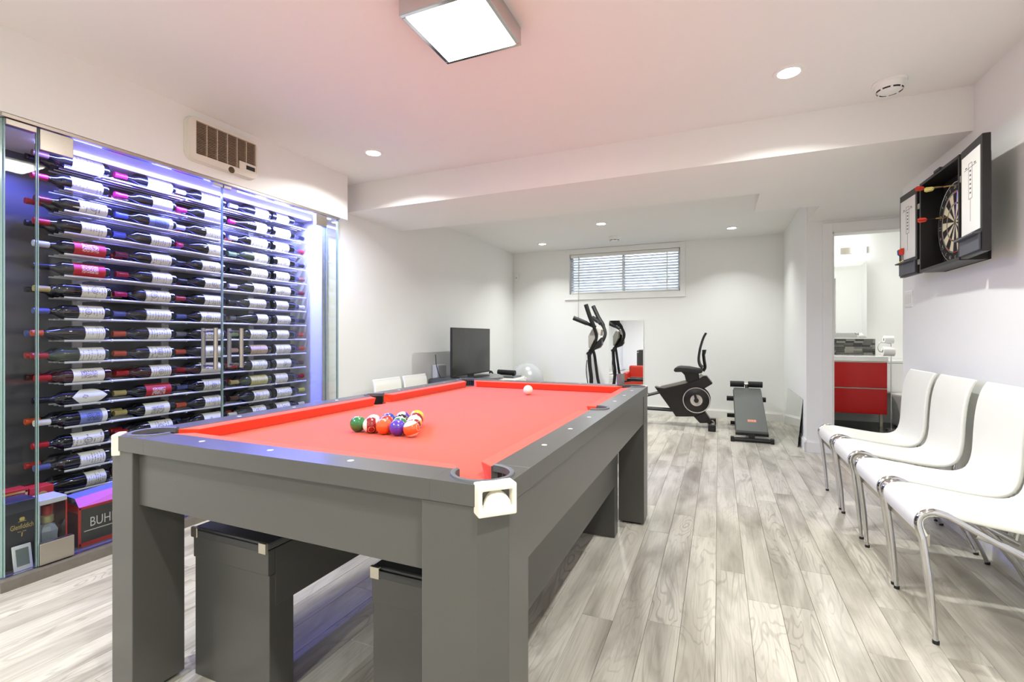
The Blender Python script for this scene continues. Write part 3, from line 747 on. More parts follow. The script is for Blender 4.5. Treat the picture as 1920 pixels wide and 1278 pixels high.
# ================================================================ wine cellar
GX = -2.865
M_GLASS = glass_mat('door_glass', (0.965, 0.985, 0.98), gloss=.035)
M_GEDGE = mat('glass_edge', (150, 178, 172), .15, spec=.6)
plinth = MB().box((-3.39, 1.02, 0), (GX + .045, 3.045, .045)).build('cellar_plinth', mat('plinth_stone', (112, 106, 98), .4, noise=.25, nscale=25))
tag(plinth, 'low stone plinth along the floor under the cellar glass', 'plinth')
trk = MB(); trk.box((GX - .022, 1.03, SOFZ - .018), (GX + .022, 3.045, SOFZ - .0005))
tag(trk.build('glass_track', M_STEEL, bevel=.002), 'thin steel channel holding the cellar glass under the soffit', 'track')
def pane(name, lab, y0, y1, z0=.05, z1=SOFZ - .02, cat='glass screen'):
    p = thing(name, lab, cat, (GX, (y0 + y1) / 2, z0))
    MB().box((GX - .005, y0 + .0015, z0), (GX + .005, y1 - .0015, z1)).build('glass', M_GLASS, p)
    for y in (y0 + .0012, y1 - .0012):
        MB().box((GX - .0052, y - .0012, z0), (GX + .0052, y + .0012, z1)).build('polished_edge', M_GEDGE, p)
    return p
pA = pane('glass_screen', 'narrow fixed glass panel at the near corner of the wine cellar', 1.045, 1.153)
d1 = pane('glass_door', 'frameless glass cellar door with the handle on its right edge', 1.158, 2.044, cat='glass door')
d2 = pane('glass_door', 'frameless glass cellar door with the handle on its left edge', 2.049, 2.912, cat='glass door')
pB = pane('glass_screen', 'narrow fixed glass panel at the far end of the wine cellar', 2.918, 3.035)
pS = thing('glass_screen', 'glass side panel closing the near end of the wine cellar', 'glass screen', (-3.1, 1.04, .05))
MB().box((-3.39, 1.033, .05), (GX - .006, 1.043, SOFZ - .001)).build('glass', M_GLASS, pS)
MB().box((GX - .008, 1.0328, .05), (GX - .0055, 1.0432, SOFZ - .02)).build('polished_edge', M_GEDGE, pS)
pR = thing('glass_screen', 'short glass return meeting the left wall behind the cellar', 'glass screen', (-2.95, 3.04, .05))
MB().box((XL + .001, 3.036, .05), (GX - .006, 3.046, SOFZ - .001)).build('glass', M_GLASS, pR)
MB().box((GX - .006, 3.0355, .05), (GX + .006, 3.0465, SOFZ - .02)).build('polished_edge', M_GEDGE, pR)
def plate(par, y0, y1, z0, z1): MB().box((GX - .016, y0, z0), (GX + .016, y1, z1)).build('hinge_plate', M_STEEL, par, bevel=.002)
zt_ = SOFZ - .022
plate(d1, 1.160, 1.285, zt_ - .095, zt_); plate(d1, 1.160, 1.288, .052, .150)
plate(d1, 1.98, 2.043, zt_ - .018, zt_)
plate(d2, 2.05, 2.10, zt_ - .018, zt_); plate(d2, 2.80, 2.911, zt_ - .085, zt_); plate(d2, 2.80, 2.911, .052, .150)
plate(pA, 1.046, 1.150, zt_ - .025, zt_ + .001)
for par, y in ((d1, 1.962), (d2, 2.132)):
    h_ = MB(); xo = GX + .062
    h_.tube([(xo, y, .905), (xo, y, 1.155)], .0125, 12).tube([(GX + .006, y, .925), (xo, y, .925)], .008, 10).tube([(GX + .006, y, 1.135), (xo, y, 1.135)], .008, 10)
    h_.build('pull_handle', M_STEEL, par, smooth=50)
    MB().tube([(GX - .05, y, .905), (GX - .05, y, 1.155)], .0125, 12).tube([(GX - .006, y, .925), (GX - .05, y, .925)], .008, 10).tube([(GX - .006, y, 1.135), (GX - .05, y, 1.135)], .008, 10).build('pull_handle', M_STEEL, par, smooth=50)
# cellar LED strips (their light stays with them)
led = MB().box((-3.12, 1.25, SOFZ - .014), (-3.09, 2.98, SOFZ - .001)).build('led_strip', emit_mat('led_blue', (150, 150, 255), 4))
tag(led, 'bluish white light strip on the ceiling inside the wine cellar', 'light strip')
area_light('led_light', (-3.105, 2.1, SOFZ - .018), .05, 85, (.13, .15, 1.0), 'RECTANGLE', 1.7)
led2 = MB().box((-2.93, 2.2, SOFZ - .014), (-2.915, 3.02, SOFZ - .001)).build('led_strip', emit_mat('led_cool', (200, 204, 255), 6))
tag(led2, 'short bluish light strip at the far end inside the cellar', 'light strip')
area_light('led_light', (-2.95, 2.75, SOFZ - .018), .04, 12, (.40, .44, 1.0), 'RECTANGLE', .5)

# rack
BX = -3.195; ROWZ = [CAM_H + .930 - .1147 * i for i in range(16)]
M_ROD = mat('rack_aluminium', (232, 232, 234), .3, .25)
rk = thing('wine_rack', 'wall rack of aluminium rods holding label-forward wine bottles', 'wine rack', (-3.3, 2.15, 0))
rod0 = {}
def rod(x, y0, y1, z, r=.0042):
    key = (round(y1 - y0, 3), r)
    if key not in rod0:
        rod0[key] = (MB().tube([(x, y0, z), (x, y1, z)], r, 8).build('rod', M_ROD, rk, smooth=60), Vector((x, y0, z)))
    else:
        o, b = rod0[key]; c_ = o.copy(); COL.objects.link(c_); c_.parent = rk; c_.location = o.location + (Vector((x, y0, z)) - b)
for i, z in enumerate(ROWZ + [CAM_H + .930 + .1147]):
    zz = z - .033; top = i == 16
    rod(BX + .027, 1.39, 3.0, zz, .0062)
    rod(BX - .027, 1.39, 3.0, zz)
    rod(BX - .075, 1.39, 3.0, zz)
    rod(BX - .129, 1.39, 3.0, zz)
for yp in (1.545, 2.02, 2.66):
    MB().box((-3.399, yp - .022, .12), (-3.385, yp + .022, SOFZ - .03)).build('post', mat('post_grey', (196, 194, 192), .35, .5), rk, bevel=.001)
    arm0 = None
    for z in ROWZ + [CAM_H + .930 + .1147]:
        zz = z - .033
        if arm0 is None:
            arm0 = MB().box((-3.385, yp - .004, zz - .010), (BX + .031, yp + .004, zz - .0045)).build('arm', M_ROD, rk); za = zz
        else:
            c_ = arm0.copy(); COL.objects.link(c_); c_.parent = rk; c_.location.z += zz - za
pin0 = None
for yp in (1.602, 2.70):
    for z in ROWZ:
        if pin0 is None:
            pin0 = MB().sphere((BX + .034, yp, z - .033), .0085, 10, 8).build('end_pin', M_ROD, rk, smooth=60); pb = (yp, z)
        else:
            c_ = pin0.copy(); COL.objects.link(c_); c_.parent = rk; c_.location += Vector((0, yp - pb[0], z - pb[1]))

# bottles: local frame, axis along +y (neck towards -y), front = +x, centre of body axis at origin, base at y=0
def label_mat(name, base, ink, kind):
    m = bpy.data.materials.new(name); m.use_nodes = True; nt = m.node_tree; N = nt.nodes; L = nt.links; b = N['Principled BSDF']
    b.inputs['Roughness'].default_value = .55
    uv = N.new('ShaderNodeUVMap'); oi = N.new('ShaderNodeObjectInfo'); sp_ = N.new('ShaderNodeSeparateXYZ'); L.new(uv.outputs[0], sp_.inputs[0])
    def mt(op, a, bv=None, cv=None):
        n = N.new('ShaderNodeMath'); n.operation = op
        for i, q in enumerate((a, bv, cv)):
            if q is None: continue
            if hasattr(q, 'links'): L.new(q, n.inputs[i])
            else: n.inputs[i].default_value = q
        return n.outputs[0]
    u, v = sp_.outputs[0], sp_.outputs[1]
    off = mt('MULTIPLY', oi.outputs['Random'], 20.0)
    u0 = mt('MULTIPLY_ADD', oi.outputs['Random'], .35, .22)       # emblem position
    lines = mt('LESS_THAN', mt('FRACT', mt('MULTIPLY', u, 9.0)), .42)
    row = mt('FLOOR', mt('MULTIPLY', u, 9.0))
    wn = N.new('ShaderNodeTexWhiteNoise'); wn.noise_dimensions = '1D'; L.new(mt('ADD', row, off), wn.inputs['W'])
    wid = mt('MULTIPLY_ADD', wn.outputs[0], .34, .02)
    inrow = mt('LESS_THAN', mt('ABSOLUTE', mt('SUBTRACT', v, .5)), wid)
    nz = N.new('ShaderNodeTexNoise'); nz.inputs['Scale'].default_value = 1; cb_ = N.new('ShaderNodeCombineXYZ')
    L.new(mt('MULTIPLY', u, 26), cb_.inputs[0]); L.new(mt('MULTIPLY', v, 34), cb_.inputs[1]); L.new(off, cb_.inputs[2]); L.new(cb_.outputs[0], nz.inputs['Vector'])
    ch = mt('GREATER_THAN', nz.outputs['Fac'], .5)
    txt = mt('MULTIPLY', mt('MULTIPLY', lines, inrow), ch)
    du = mt('MULTIPLY', mt('SUBTRACT', u, u0), 1.15); dv = mt('SUBTRACT', v, .5)
    rad = mt('SQRT', mt('ADD', mt('MULTIPLY', du, du), mt('MULTIPLY', dv, dv)))
    ringm = mt('MULTIPLY', mt('LESS_THAN', rad, .15), mt('GREATER_THAN', rad, .115))
    inside = mt('LESS_THAN', rad, .17)
    txt = mt('MULTIPLY', txt, mt('SUBTRACT', 1.0, inside))
    blob = mt('MULTIPLY', mt('LESS_THAN', rad, .09), ch)
    if kind == 'crest': fac = mt('MAXIMUM', txt, mt('MAXIMUM', ringm, blob))
    elif kind == 'text': fac = mt('MULTIPLY', mt('MULTIPLY', lines, inrow), ch)
    elif kind == 'plain': fac = mt('MULTIPLY', blob, 1.0)
    else: fac = mt('MULTIPLY', mt('MULTIPLY', mt('LESS_THAN', mt('ABSOLUTE', mt('SUBTRACT', u, .5)), .26), mt('LESS_THAN', mt('ABSOLUTE', mt('SUBTRACT', v, .5)), .2)), ch)
    mx = N.new('ShaderNodeMix'); mx.data_type = 'RGBA'; mx.inputs[6].default_value = lin(base); mx.inputs[7].default_value = lin(ink)
    L.new(mt('MULTIPLY', fac, .8), mx.inputs[0]); L.new(mx.outputs[2], b.inputs['Base Color'])
    MATS[name] = m
    return m
CREAM = (244, 240, 226)
LM = {'crest': label_mat('label_crest', CREAM, (70, 62, 55), 'crest'), 'text': label_mat('label_text', (246, 243, 232), (96, 88, 80), 'text'), 'plain': label_mat('label_plain', (248, 246, 238), (120, 50, 50), 'plain'),
      'block': label_mat('label_block', CREAM, (44, 44, 52), 'block'), 'red': label_mat('label_red', (196, 44, 48), (245, 240, 235), 'block'), 'tan': label_mat('label_tan', (214, 190, 164), (150, 120, 100), 'text'),
      'blue': label_mat('label_blue', (128, 138, 190), (26, 26, 46), 'block'), 'gold': label_mat('label_gold', (216, 206, 140), (150, 130, 70), 'text')}
CAPC = {'red': (168, 28, 32), 'magenta': (190, 26, 78), 'dark red': (110, 20, 28), 'blue': (84, 96, 160), 'silver': (196, 198, 210), 'black': (20, 20, 22), 'white': (232, 230, 224), 'gold': (190, 172, 110), 'orange': (205, 82, 44), 'brown': (96, 66, 50), 'bronze': (140, 92, 72), 'green': (120, 150, 96), 'yellow': (206, 200, 88), 'pink': (196, 160, 150), 'grey': (110, 112, 116)}
M_BOT = mat('bottle_glass_dark', (10, 13, 11), .05, spec=.7, coat=.3)
M_BOTG = mat('bottle_glass_olive', (52, 62, 34), .06, spec=.7, coat=.3)
PROF = {'bordeaux': [(.028, -.002), (.0355, -.004), (.0375, -.010), (.0375, -.185), (.0365, -.196), (.031, -.207), (.022, -.217), (.0165, -.227), (.0148, -.240), (.0148, -.300), (.0130, -.302)],
        'burgundy': [(.028, -.002), (.037, -.004), (.0390, -.010), (.0390, -.150), (.0375, -.168), (.033, -.187), (.026, -.208), (.0195, -.228), (.0155, -.246), (.0148, -.258), (.0148, -.300), (.0130, -.302)]}
BM = {}
def body_mesh(shape, m_):
    k = (shape, m_.name)
    if k not in BM:
        o = MB().lathe(PROF[shape], axis='y', n=20).build('glass', m_, smooth=40); BM[k] = o.data; bpy.data.objects.remove(o)
    return BM[k]
def cap_mesh(colr, long):
    k = ('cap', colr, long)
    if k not in BM:
        y0 = -.245 if long else -.262
        o = MB().lathe([(.0152, y0), (.0154, y0 - .004), (.0152, -.286), (.0164, -.288), (.0164, -.297), (.0155, -.3035), (.006, -.3045)], axis='y', n=16).build('capsule', mat('capsule_' + colr.replace(' ', '_'), CAPC[colr], .32, noise=.05), smooth=45); BM[k] = o.data; bpy.data.objects.remove(o)
    return BM[k]
def label_mesh(kind, ya, yb, r=.0379, half=88):
    k = ('lab', kind, ya, yb, r)
    if k not in BM:
        n = 12; me = bpy.data.meshes.new('label'); vs = []; uvs = []
        for i in range(n + 1):
            a = math.radians(-half + 2 * half * i / n)
            for j, y in enumerate((ya, yb)): vs.append((r * math.cos(a), y, r * math.sin(a))); uvs.append((j, i / n))
        fs = [(2 * i, 2 * i + 2, 2 * i + 3, 2 * i + 1) for i in range(n)]
        if kind == 'diamond':
            vs = []; uvs = []; fs = []; ym = (ya + yb) / 2; hw = abs(ya - yb) / 2
            for i in range(n + 1):
                t_ = -1 + 2 * i / n; a = math.radians(t_ * half); w_ = hw * (1 - abs(t_) * .72)
                for j in (-1, 1): vs.append((r * math.cos(a), ym + j * w_, r * math.sin(a))); uvs.append((.5 + j * .5 * (1 - abs(t_)), i / n))
            fs = [(2 * i, 2 * i + 2, 2 * i + 3, 2 * i + 1) for i in range(n)]
        me.from_pydata(vs, [], fs); ul = me.uv_layers.new(name='UVMap')
        for p in me.polygons:
            p.use_smooth = True
            for li in p.loop_indices: ul.data[li].uv = uvs[me.loops[li].vertex_index]
        me.materials.append(LM['plain' if kind == 'diamond' else kind]); BM[k] = me
    return BM[k]
def link_child(me, name, par):
    o = bpy.data.objects.new(name, me); COL.objects.link(o); o.parent = par; return o
ORD = ['first', 'second', 'third', 'fourth', 'fifth', 'sixth', 'seventh', 'eighth', 'ninth', 'tenth', 'eleventh', 'twelfth', 'thirteenth', 'fourteenth', 'fifteenth', 'sixteenth']
CAPS = [['brown', 'magenta', 'dark red', 'red', 'silver', 'black', 'gold', 'blue', 'orange', 'red', 'red', 'black', 'white', 'red', 'blue', 'black'],
        ['magenta', 'magenta', 'blue', 'blue', 'dark red', 'red', 'magenta', 'blue', 'orange', 'orange', 'red', 'gold', 'gold', 'red', 'black', 'red'],
        ['white', 'magenta', 'silver', 'magenta', 'black', 'black', 'red', 'blue', 'grey', 'orange', 'red', 'blue', 'orange', 'black', 'red', 'gold'],
        ['silver', 'magenta', 'white', 'green', 'black', 'white', 'black', 'grey', 'green', 'pink', 'red', 'gold', 'brown', 'white', 'black', 'red'],
        ['black', 'black', 'red', 'black', 'bronze', 'dark red', 'white', 'black', 'orange', 'orange', 'brown', 'red', 'yellow', 'white', 'black', 'red']]
BASEY = [1.596, 1.952, 2.292, 2.655, 2.672]
random.seed(21)
SPECIAL = {(0, 4): 'red', (0, 5): 'red', (1, 11): 'red', (0, 11): 'diamond', (0, 12): 'blue', (1, 2): 'blue', (3, 9): 'tan', (3, 11): 'gold', (0, 10): 'block', (1, 12): 'block'}
BURG = {(0, 8), (2, 3), (0, 15), (3, 1), (3, 7), (1, 14)}
for ci_ in range(5):
    for ri in range(16):
        colr = CAPS[ci_][ri]; shape = 'burgundy' if (ci_, ri) in BURG else 'bordeaux'
        olive = (ci_, ri) in {(0, 9), (3, 11), (3, 3)}
        lab = '%s wine bottle with %s capsule, %s rack row from top, %s bottle from left' % ('olive glass' if olive else 'dark', colr, ORD[ri], ORD[ci_])
        b = thing('wine_bottle', lab, 'wine bottle', (0, 0, 0), 'wine bottles facing the glass')
        link_child(body_mesh(shape, M_BOTG if olive else M_BOT), 'glass', b)
        link_child(cap_mesh(colr, shape == 'bordeaux'), 'capsule', b)
        kind = SPECIAL.get((ci_, ri)) or random.choice(('crest', 'text', 'crest', 'text', 'plain'))
        lb = random.choice((-.022, -.030, -.036)); ll = random.choice((.108, .120, .132)) if shape == 'bordeaux' else .085
        if kind == 'diamond': lb, ll = -.018, .15
        if kind == 'red': lb, ll = -.024, .135
        link_child(label_mesh(kind, lb - ll, lb, .0379 if shape == 'bordeaux' else .0394), 'label', b)
        if kind == 'blue': link_child(label_mesh('plain', -.022, -.040 + .02 - .024, .0381), 'label_band', b)
        b.scale = (1.03, 1.07, 1.03); b.location = (BX, BASEY[ci_] + random.uniform(-.008, .008), ROWZ[ri] + (.0065 if shape == 'bordeaux' else .008))
        b.rotation_euler = (0, random.uniform(-.25, .2), 0)
        if ci_ == 4: b.rotation_euler = (math.pi, random.uniform(-.15, .15), 0)
# second layer, seen between and behind the front bottles
for ci_ in range(4):
    for ri in range(16):
        if random.random() < .22: continue
        colr = random.choice(('red', 'dark red', 'black', 'blue', 'gold', 'red', 'black', 'orange'))
        b = thing('wine_bottle', 'rear wine bottle with %s capsule, behind the %s rack row, %s from left' % (colr, ORD[ri], ORD[ci_]), 'wine bottle', (0, 0, 0), 'wine bottles in the second layer')
        link_child(body_mesh('bordeaux', M_BOT), 'glass', b); link_child(cap_mesh(colr, True), 'capsule', b)
        b.location = (BX - .102, BASEY[ci_] + (.01 if ci_ else -.01), ROWZ[ri] + .0065)

# things on the cellar floor
ZP = .045
def card(name, lab, cat, a, b, material, group=None): return None
M_BOXB = mat('carton_black', (46, 46, 52), .4, noise=.1, nscale=20)
M_GOLD = mat('gold_print', (214, 190, 110), .35, .3)
M_REDC = mat('carton_red', (196, 44, 34), .4, noise=.05)
def put_text(m, txt, size, X, yc, zc, sx=1.0, sy=1.0, italic=0):
    vs, fs = text_faces(txt, size); m.add([(X, yc + v.x * sx + v.y * italic, zc + v.y * sy) for v in vs], fs)
g = thing('gift_box', 'dark gift box with gold lettering in the near cellar corner', 'gift box', (-2.99, 1.13, ZP))
MB().box((-3.06, 1.075, ZP), (-2.935, 1.182, .345)).build('carton', M_BOXB, g, bevel=.003)
MB().box((-3.062, 1.073, .295), (-2.933, 1.184, .35)).build('lid', mat('carton_lid', (58, 58, 68), .4, noise=.1), g, bevel=.003)
m = MB(); put_text(m, 'Glenfiddich', .024, -2.9345, 1.132, .232, .74, 1.35); m.build('lettering', M_GOLD, g)
m = MB(); X = -2.9345
def yz(pts): return [(1.132 + (a - 1.196) * .8, .232 + (b - .292) * .8) for a, b in pts]
def eb_(a, b, c, d): (y_a, z_a), (y_b, z_b) = yz([(a, b), (c, d)]); m.box((X, y_a, z_a), (X + .0004, y_b, z_b))
m.prism(yz([(1.186, .325), (1.206, .325), (1.208, .338), (1.203, .345), (1.189, .345), (1.184, .338)]), X, X + .0004, 'x'); eb_(1.178, .320, 1.214, .3225)
eb_(1.176, .262, 1.192, .2645); eb_(1.198, .262, 1.214, .2645); m.prism(yz([(1.192, .235), (1.196, .235), (1.199, .258), (1.194, .258)]), X, X + .0004, 'x')
m.build('emblem', M_GOLD, g)
g = thing('tablet', 'small white-rimmed tablet leaning inside the cellar glass', 'tablet', (-2.90, 1.13, ZP))
Mr = Matrix.Translation((-2.892, 1.122, ZP)) @ Matrix.Rotation(math.radians(-12), 4, 'Y')
MB().box((-.008, -.033, 0), (0, .033, .112), Mr).build('frame', M_WHITE, g, bevel=.003)
MB().box((0.0002, -.022, .020), (.0012, .022, .096), Mr).build('panel', mat('grey_panel', (120, 128, 116), .25), g)
g = thing('display_case', 'clear case with a spirits bottle inside, beside the dark gift box', 'display case', (-2.98, 1.242, ZP))
MB().box((-3.05, 1.192, ZP + .004), (-2.93, 1.292, .305)).build('clear_cover', glass_mat('acrylic', (.9, .92, .95), gloss=.07), g)
MB().box((-3.053, 1.189, .305), (-2.927, 1.295, .33)).build('cap_board', mat('case_cap', (222, 222, 230), .35), g, bevel=.003)
MB().box((-3.053, 1.189, ZP), (-2.927, 1.295, ZP + .004)).build('base', M_WHITE, g)
for yy, mm in ((1.292, M_REDC), (1.190, mat('case_edge', (190, 195, 215), .3))):
    MB().box((-2.934, yy - .003, ZP + .004), (-2.928, yy + .003, .305)).build('corner_edge', mm, g)
MB().lathe([(.036, ZP + .006), (.042, ZP + .012), (.042, .145), (.044, .168), (.034, .188), (.018, .200), (.016, .203)], (-2.99, 1.242, 0), n=8).build('bottle', mat('crystal', (205, 212, 220), .08, spec=.8, coat=.5), g)
MB().lathe([(.017, .203), (.026, .206), (.026, .236), (.018, .240)], (-2.99, 1.242, 0), n=16).build('collar', mat('collar_gold', (206, 192, 130), .35, .4), g, smooth=40)
MB().lathe([(.017, .240), (.019, .244), (.019, .285), (.012, .29)], (-2.99, 1.242, 0), n=16).build('stopper', M_REDC, g, smooth=40)
g = thing('carton', 'open black and red carton with white lettering beside the glass', 'carton', (-3.0, 1.53, ZP))
x0, x1, y0, y1, zt = -3.06, -2.935, 1.345, 1.72, .245
MB().box((x0, y0, ZP), (x1, y1, zt)).build('box', mat('carton_dark', (60, 58, 54), .35, noise=.25, nscale=12), g, bevel=.002)
e_ = MB()
for yy in (y0, y1): e_.box((x1 - .002, yy - .004, ZP), (x1 + .002, yy + .008, zt))
e_.box((x0, y0 - .001, zt - .03), (x1, y0 + .002, zt + .001)); e_.box((x1 - .002, y0, zt - .012), (x1 + .002, y1, zt)); e_.box((x1 - .002, y0, ZP), (x1 + .002, y1, ZP + .02))
e_.build('red_edge', M_REDC, g)
m = MB(); put_text(m, 'BUHLMAN', .05, x1 + .0022, 1.50, .158, .95, 1.35); m.box((x1 + .001, y0 + .02, .118), (x1 + .0014, y1 - .05, .122)); m.build('lettering', mat('print_white', (226, 222, 214), .5), g)
mf = MB(); mf.add([(x1, y0, zt), (x1, y1, zt), (x1 - .06, y1, zt + .06), (x1 - .06, y0 + .01, zt + .035)], [(0, 1, 2, 3)]); mf.build('flap', mat('flap_pink', (222, 92, 128), .5), g)
mf = MB(); mf.add([(x1 - .06, y0 + .01, zt + .035), (x1 - .06, y1, zt + .06), (x0, y1, zt + .07), (x0, y0, zt + .045)], [(0, 1, 2, 3)]); mf.build('flap', mat('flap_grey', (120, 124, 150), .5), g)
mf = MB(); mf.add([(x0, y0, zt - .03), (x1, y0, zt - .03), (x1, y0 + .004, zt), (x0, y0 - .02, zt + .035)], [(0, 1, 2, 3)]); mf.build('flap', M_REDC, g)
g = thing('gift_box', 'red gift box with round gold seal behind the dark one', 'gift box', (-3.11, 1.258, ZP))
MB().box((-3.148, 1.212, ZP), (-3.072, 1.305, .362)).build('carton', M_REDC, g, bevel=.003)
MB().lathe([(.020, -3.0725), (.020, -3.071), (.001, -3.0708)], (0, 1.262, .318), 'x', 20).build('seal', M_GOLD, g)
g = thing('gift_box', 'red box with pale rim at the far left of the cellar floor', 'gift box', (-3.11, 1.15, ZP))
MB().box((-3.148, 1.10, ZP), (-3.072, 1.208, .372)).build('carton', M_REDC, g, bevel=.003)
m = MB(); m.box((-3.0722, 1.10, .352), (-3.070, 1.204, .360)); m.box((-3.0722, 1.196, .30), (-3.070, 1.204, .360)); m.build('rim', M_GOLD, g)

# through-wall cooling unit on the soffit
ac = thing('cooling_unit', 'cream wall cooling unit with dark slatted grille on the soffit', 'cooling unit', (SOFX, 1.98, 2.25))
a0 = on_x(350, 270, SOFX + .03).y; a1 = on_x(484, 300, SOFX + .03).y
zt1 = on_x(365, 217, SOFX + .03).z; zb1 = on_x(470, 336, SOFX + .03).z
X0 = SOFX + .0005
def rrect(y0, y1, z0, z1, r, n=5):
    pts = []
    for cy_, cz_, s in ((y1 - r, z0 + r, -90), (y1 - r, z1 - r, 0), (y0 + r, z1 - r, 90), (y0 + r, z0 + r, 180)):
        for i in range(n + 1):
            a = math.radians(s + 90 * i / n); pts.append((cy_ + r * math.cos(a), cz_ + r * math.sin(a)))
    return pts
M_AC = mat('ac_cream', (226, 222, 208), .4, noise=.01)
gy0, gy1 = on_x(367.5, 250, SOFX + .036).y, on_x(480.5, 300, SOFX + .036).y; gz1, gz0 = on_x(367.5, 225, SOFX + .036).z, on_x(367.5, 287, SOFX + .036).z
body = MB()
outer = rrect(a0, a1, zb1, zt1, .05); inner = [(gy0, gz0), (gy1, gz0), (gy1, gz1), (gy0, gz1)]
MB().prism(outer, X0, X0 + .012, 'x').build('back_case', M_AC, ac, bevel=.002)
fr = MB()
for p in (((a0 + .004, zb1 + .004), (a1 - .004, gz0)), ((a0 + .004, gz1), (a1 - .004, zt1 - .004)), ((a0 + .004, gz0), (gy0, gz1)), ((gy1, gz0), (a1 - .004, gz1))):
    pass
# face frame: ring between rounded outer and grille hole
n_ = len(outer); om = [(y, z) for y, z in rrect(a0 + .003, a1 - .003, zb1 + .003, zt1 - .003, .047)]
def to_rect(y, z):
    cy_, cz_ = (gy0 + gy1) / 2, (gz0 + gz1) / 2; dy, dz = y - (a0 + a1) / 2, z - (zb1 + zt1) / 2
    k_ = max(abs(dy) / ((a1 - a0) / 2), abs(dz) / ((zt1 - zb1) / 2)); dy /= k_; dz /= k_
    return (cy_ + dy / ((a1 - a0) / 2) * (gy1 - gy0) / 2, cz_ + dz / ((zt1 - zb1) / 2) * (gz1 - gz0) / 2)
vs = [(X0 + .012, y, z) for y, z in om] + [(X0 + .034, y * .985 + (a0 + a1) / 2 * .015, z * .97 + (zb1 + zt1) / 2 * .03) for y, z in om] + [(X0 + .036,) + to_rect(y, z) for y, z in om] + [(X0 + .013,) + to_rect(y, z) for y, z in om]
fs = []
for i in range(n_):
    j = (i + 1) % n_
    for k_ in range(3): fs.append((k_ * n_ + i, k_ * n_ + j, (k_ + 1) * n_ + j, (k_ + 1) * n_ + i))
MB().add(vs, fs).build('face_frame', M_AC, ac, smooth=35)
MB().box((X0 + .0122, gy0, gz0), (X0 + .014, gy1, gz1)).build('dark_core', mat('ac_core', (14, 11, 10), .7), ac)
nsl = 20; s0 = None
for i in range(nsl):
    z = gz0 + (gz1 - gz0) * (i + .5) / nsl
    if s0 is None:
        s0 = MB().box((X0 + .016, gy0 - .002, z - .0015), (X0 + .030, gy1 + .002, z + .0015)).build('slat', mat('ac_slat', (160, 140, 118), .45), ac); zs = z
    else:
        c_ = s0.copy(); COL.objects.link(c_); c_.parent = ac; c_.location.z += z - zs
for i in range(7):
    y = gy0 + (gy1 - gy0) * (i / 6 * .985 + .008)
    MB().box((X0 + .017, y - .002, gz0), (X0 + .032, y + .002, gz1)).build('divider', mat('ac_divider', (200, 188, 166), .45), ac)
yk = gy0 + (gy1 - gy0) * .70
MB().box((X0 + .020, yk, gz0 - .001), (X0 + .037, gy1 - .002, gz0 + .052)).build('control_panel', M_AC, ac, bevel=.002)
MB().box((X0 + .0372, yk + .045, gz0 + .010), (X0 + .039, gy1 - .012, gz0 + .036)).build('rocker_switch', M_BLACK, ac, bevel=.003)
MB().lathe([(.02, X0 + .0345), (.02, X0 + .0375), (.001, X0 + .038)], (0, gy0 + (gy1 - gy0) * .56, gz0 - .027), 'x', 18).build('badge', mat('badge_bronze', (92, 78, 58), .3, .6), ac)
# ================================================================ dart cabinet on the right wall
CX0, CY0, CY1, CZ0, CZ1 = 1.125, 3.14, 3.665, 1.49, 2.03
M_CAB = mat('cabinet_black', (24, 22, 21), .4, noise=.2, nscale=60)
M_BRD = mat('score_white', (232, 232, 226), .35)
M_TRAY = mat('tray_grey', (78, 80, 88), .5)
dc = thing('dart_cabinet', 'black wall cabinet for darts with both white scoreboard doors open', 'dart cabinet', (XR, 3.4, CZ0))
MB().box((XR - .012, CY0, CZ0), (XR - .0005, CY1, CZ1)).build('back_board', mat('felt_black', (16, 16, 18), .9), dc)
for a, b, nm in (((CX0, CY0, CZ0), (XR - .012, CY1, CZ0 + .018), 'bottom_board'), ((CX0, CY0, CZ1 - .018), (XR - .012, CY1, CZ1), 'top_board'),
                 ((CX0, CY0, CZ0 + .018), (XR - .012, CY0 + .016, CZ1 - .018), 'side_board'), ((CX0, CY1 - .016, CZ0 + .018), (XR - .012, CY1, CZ1 - .018), 'side_board')):
    MB().box(a, b).build(nm, M_CAB, dc, bevel=.002)
MB().box((CX0 - .006, 3.36, CZ1 - .006), (CX0 + .01, 3.44, CZ1 + .008)).build('latch', M_BLACK, dc, bevel=.002)
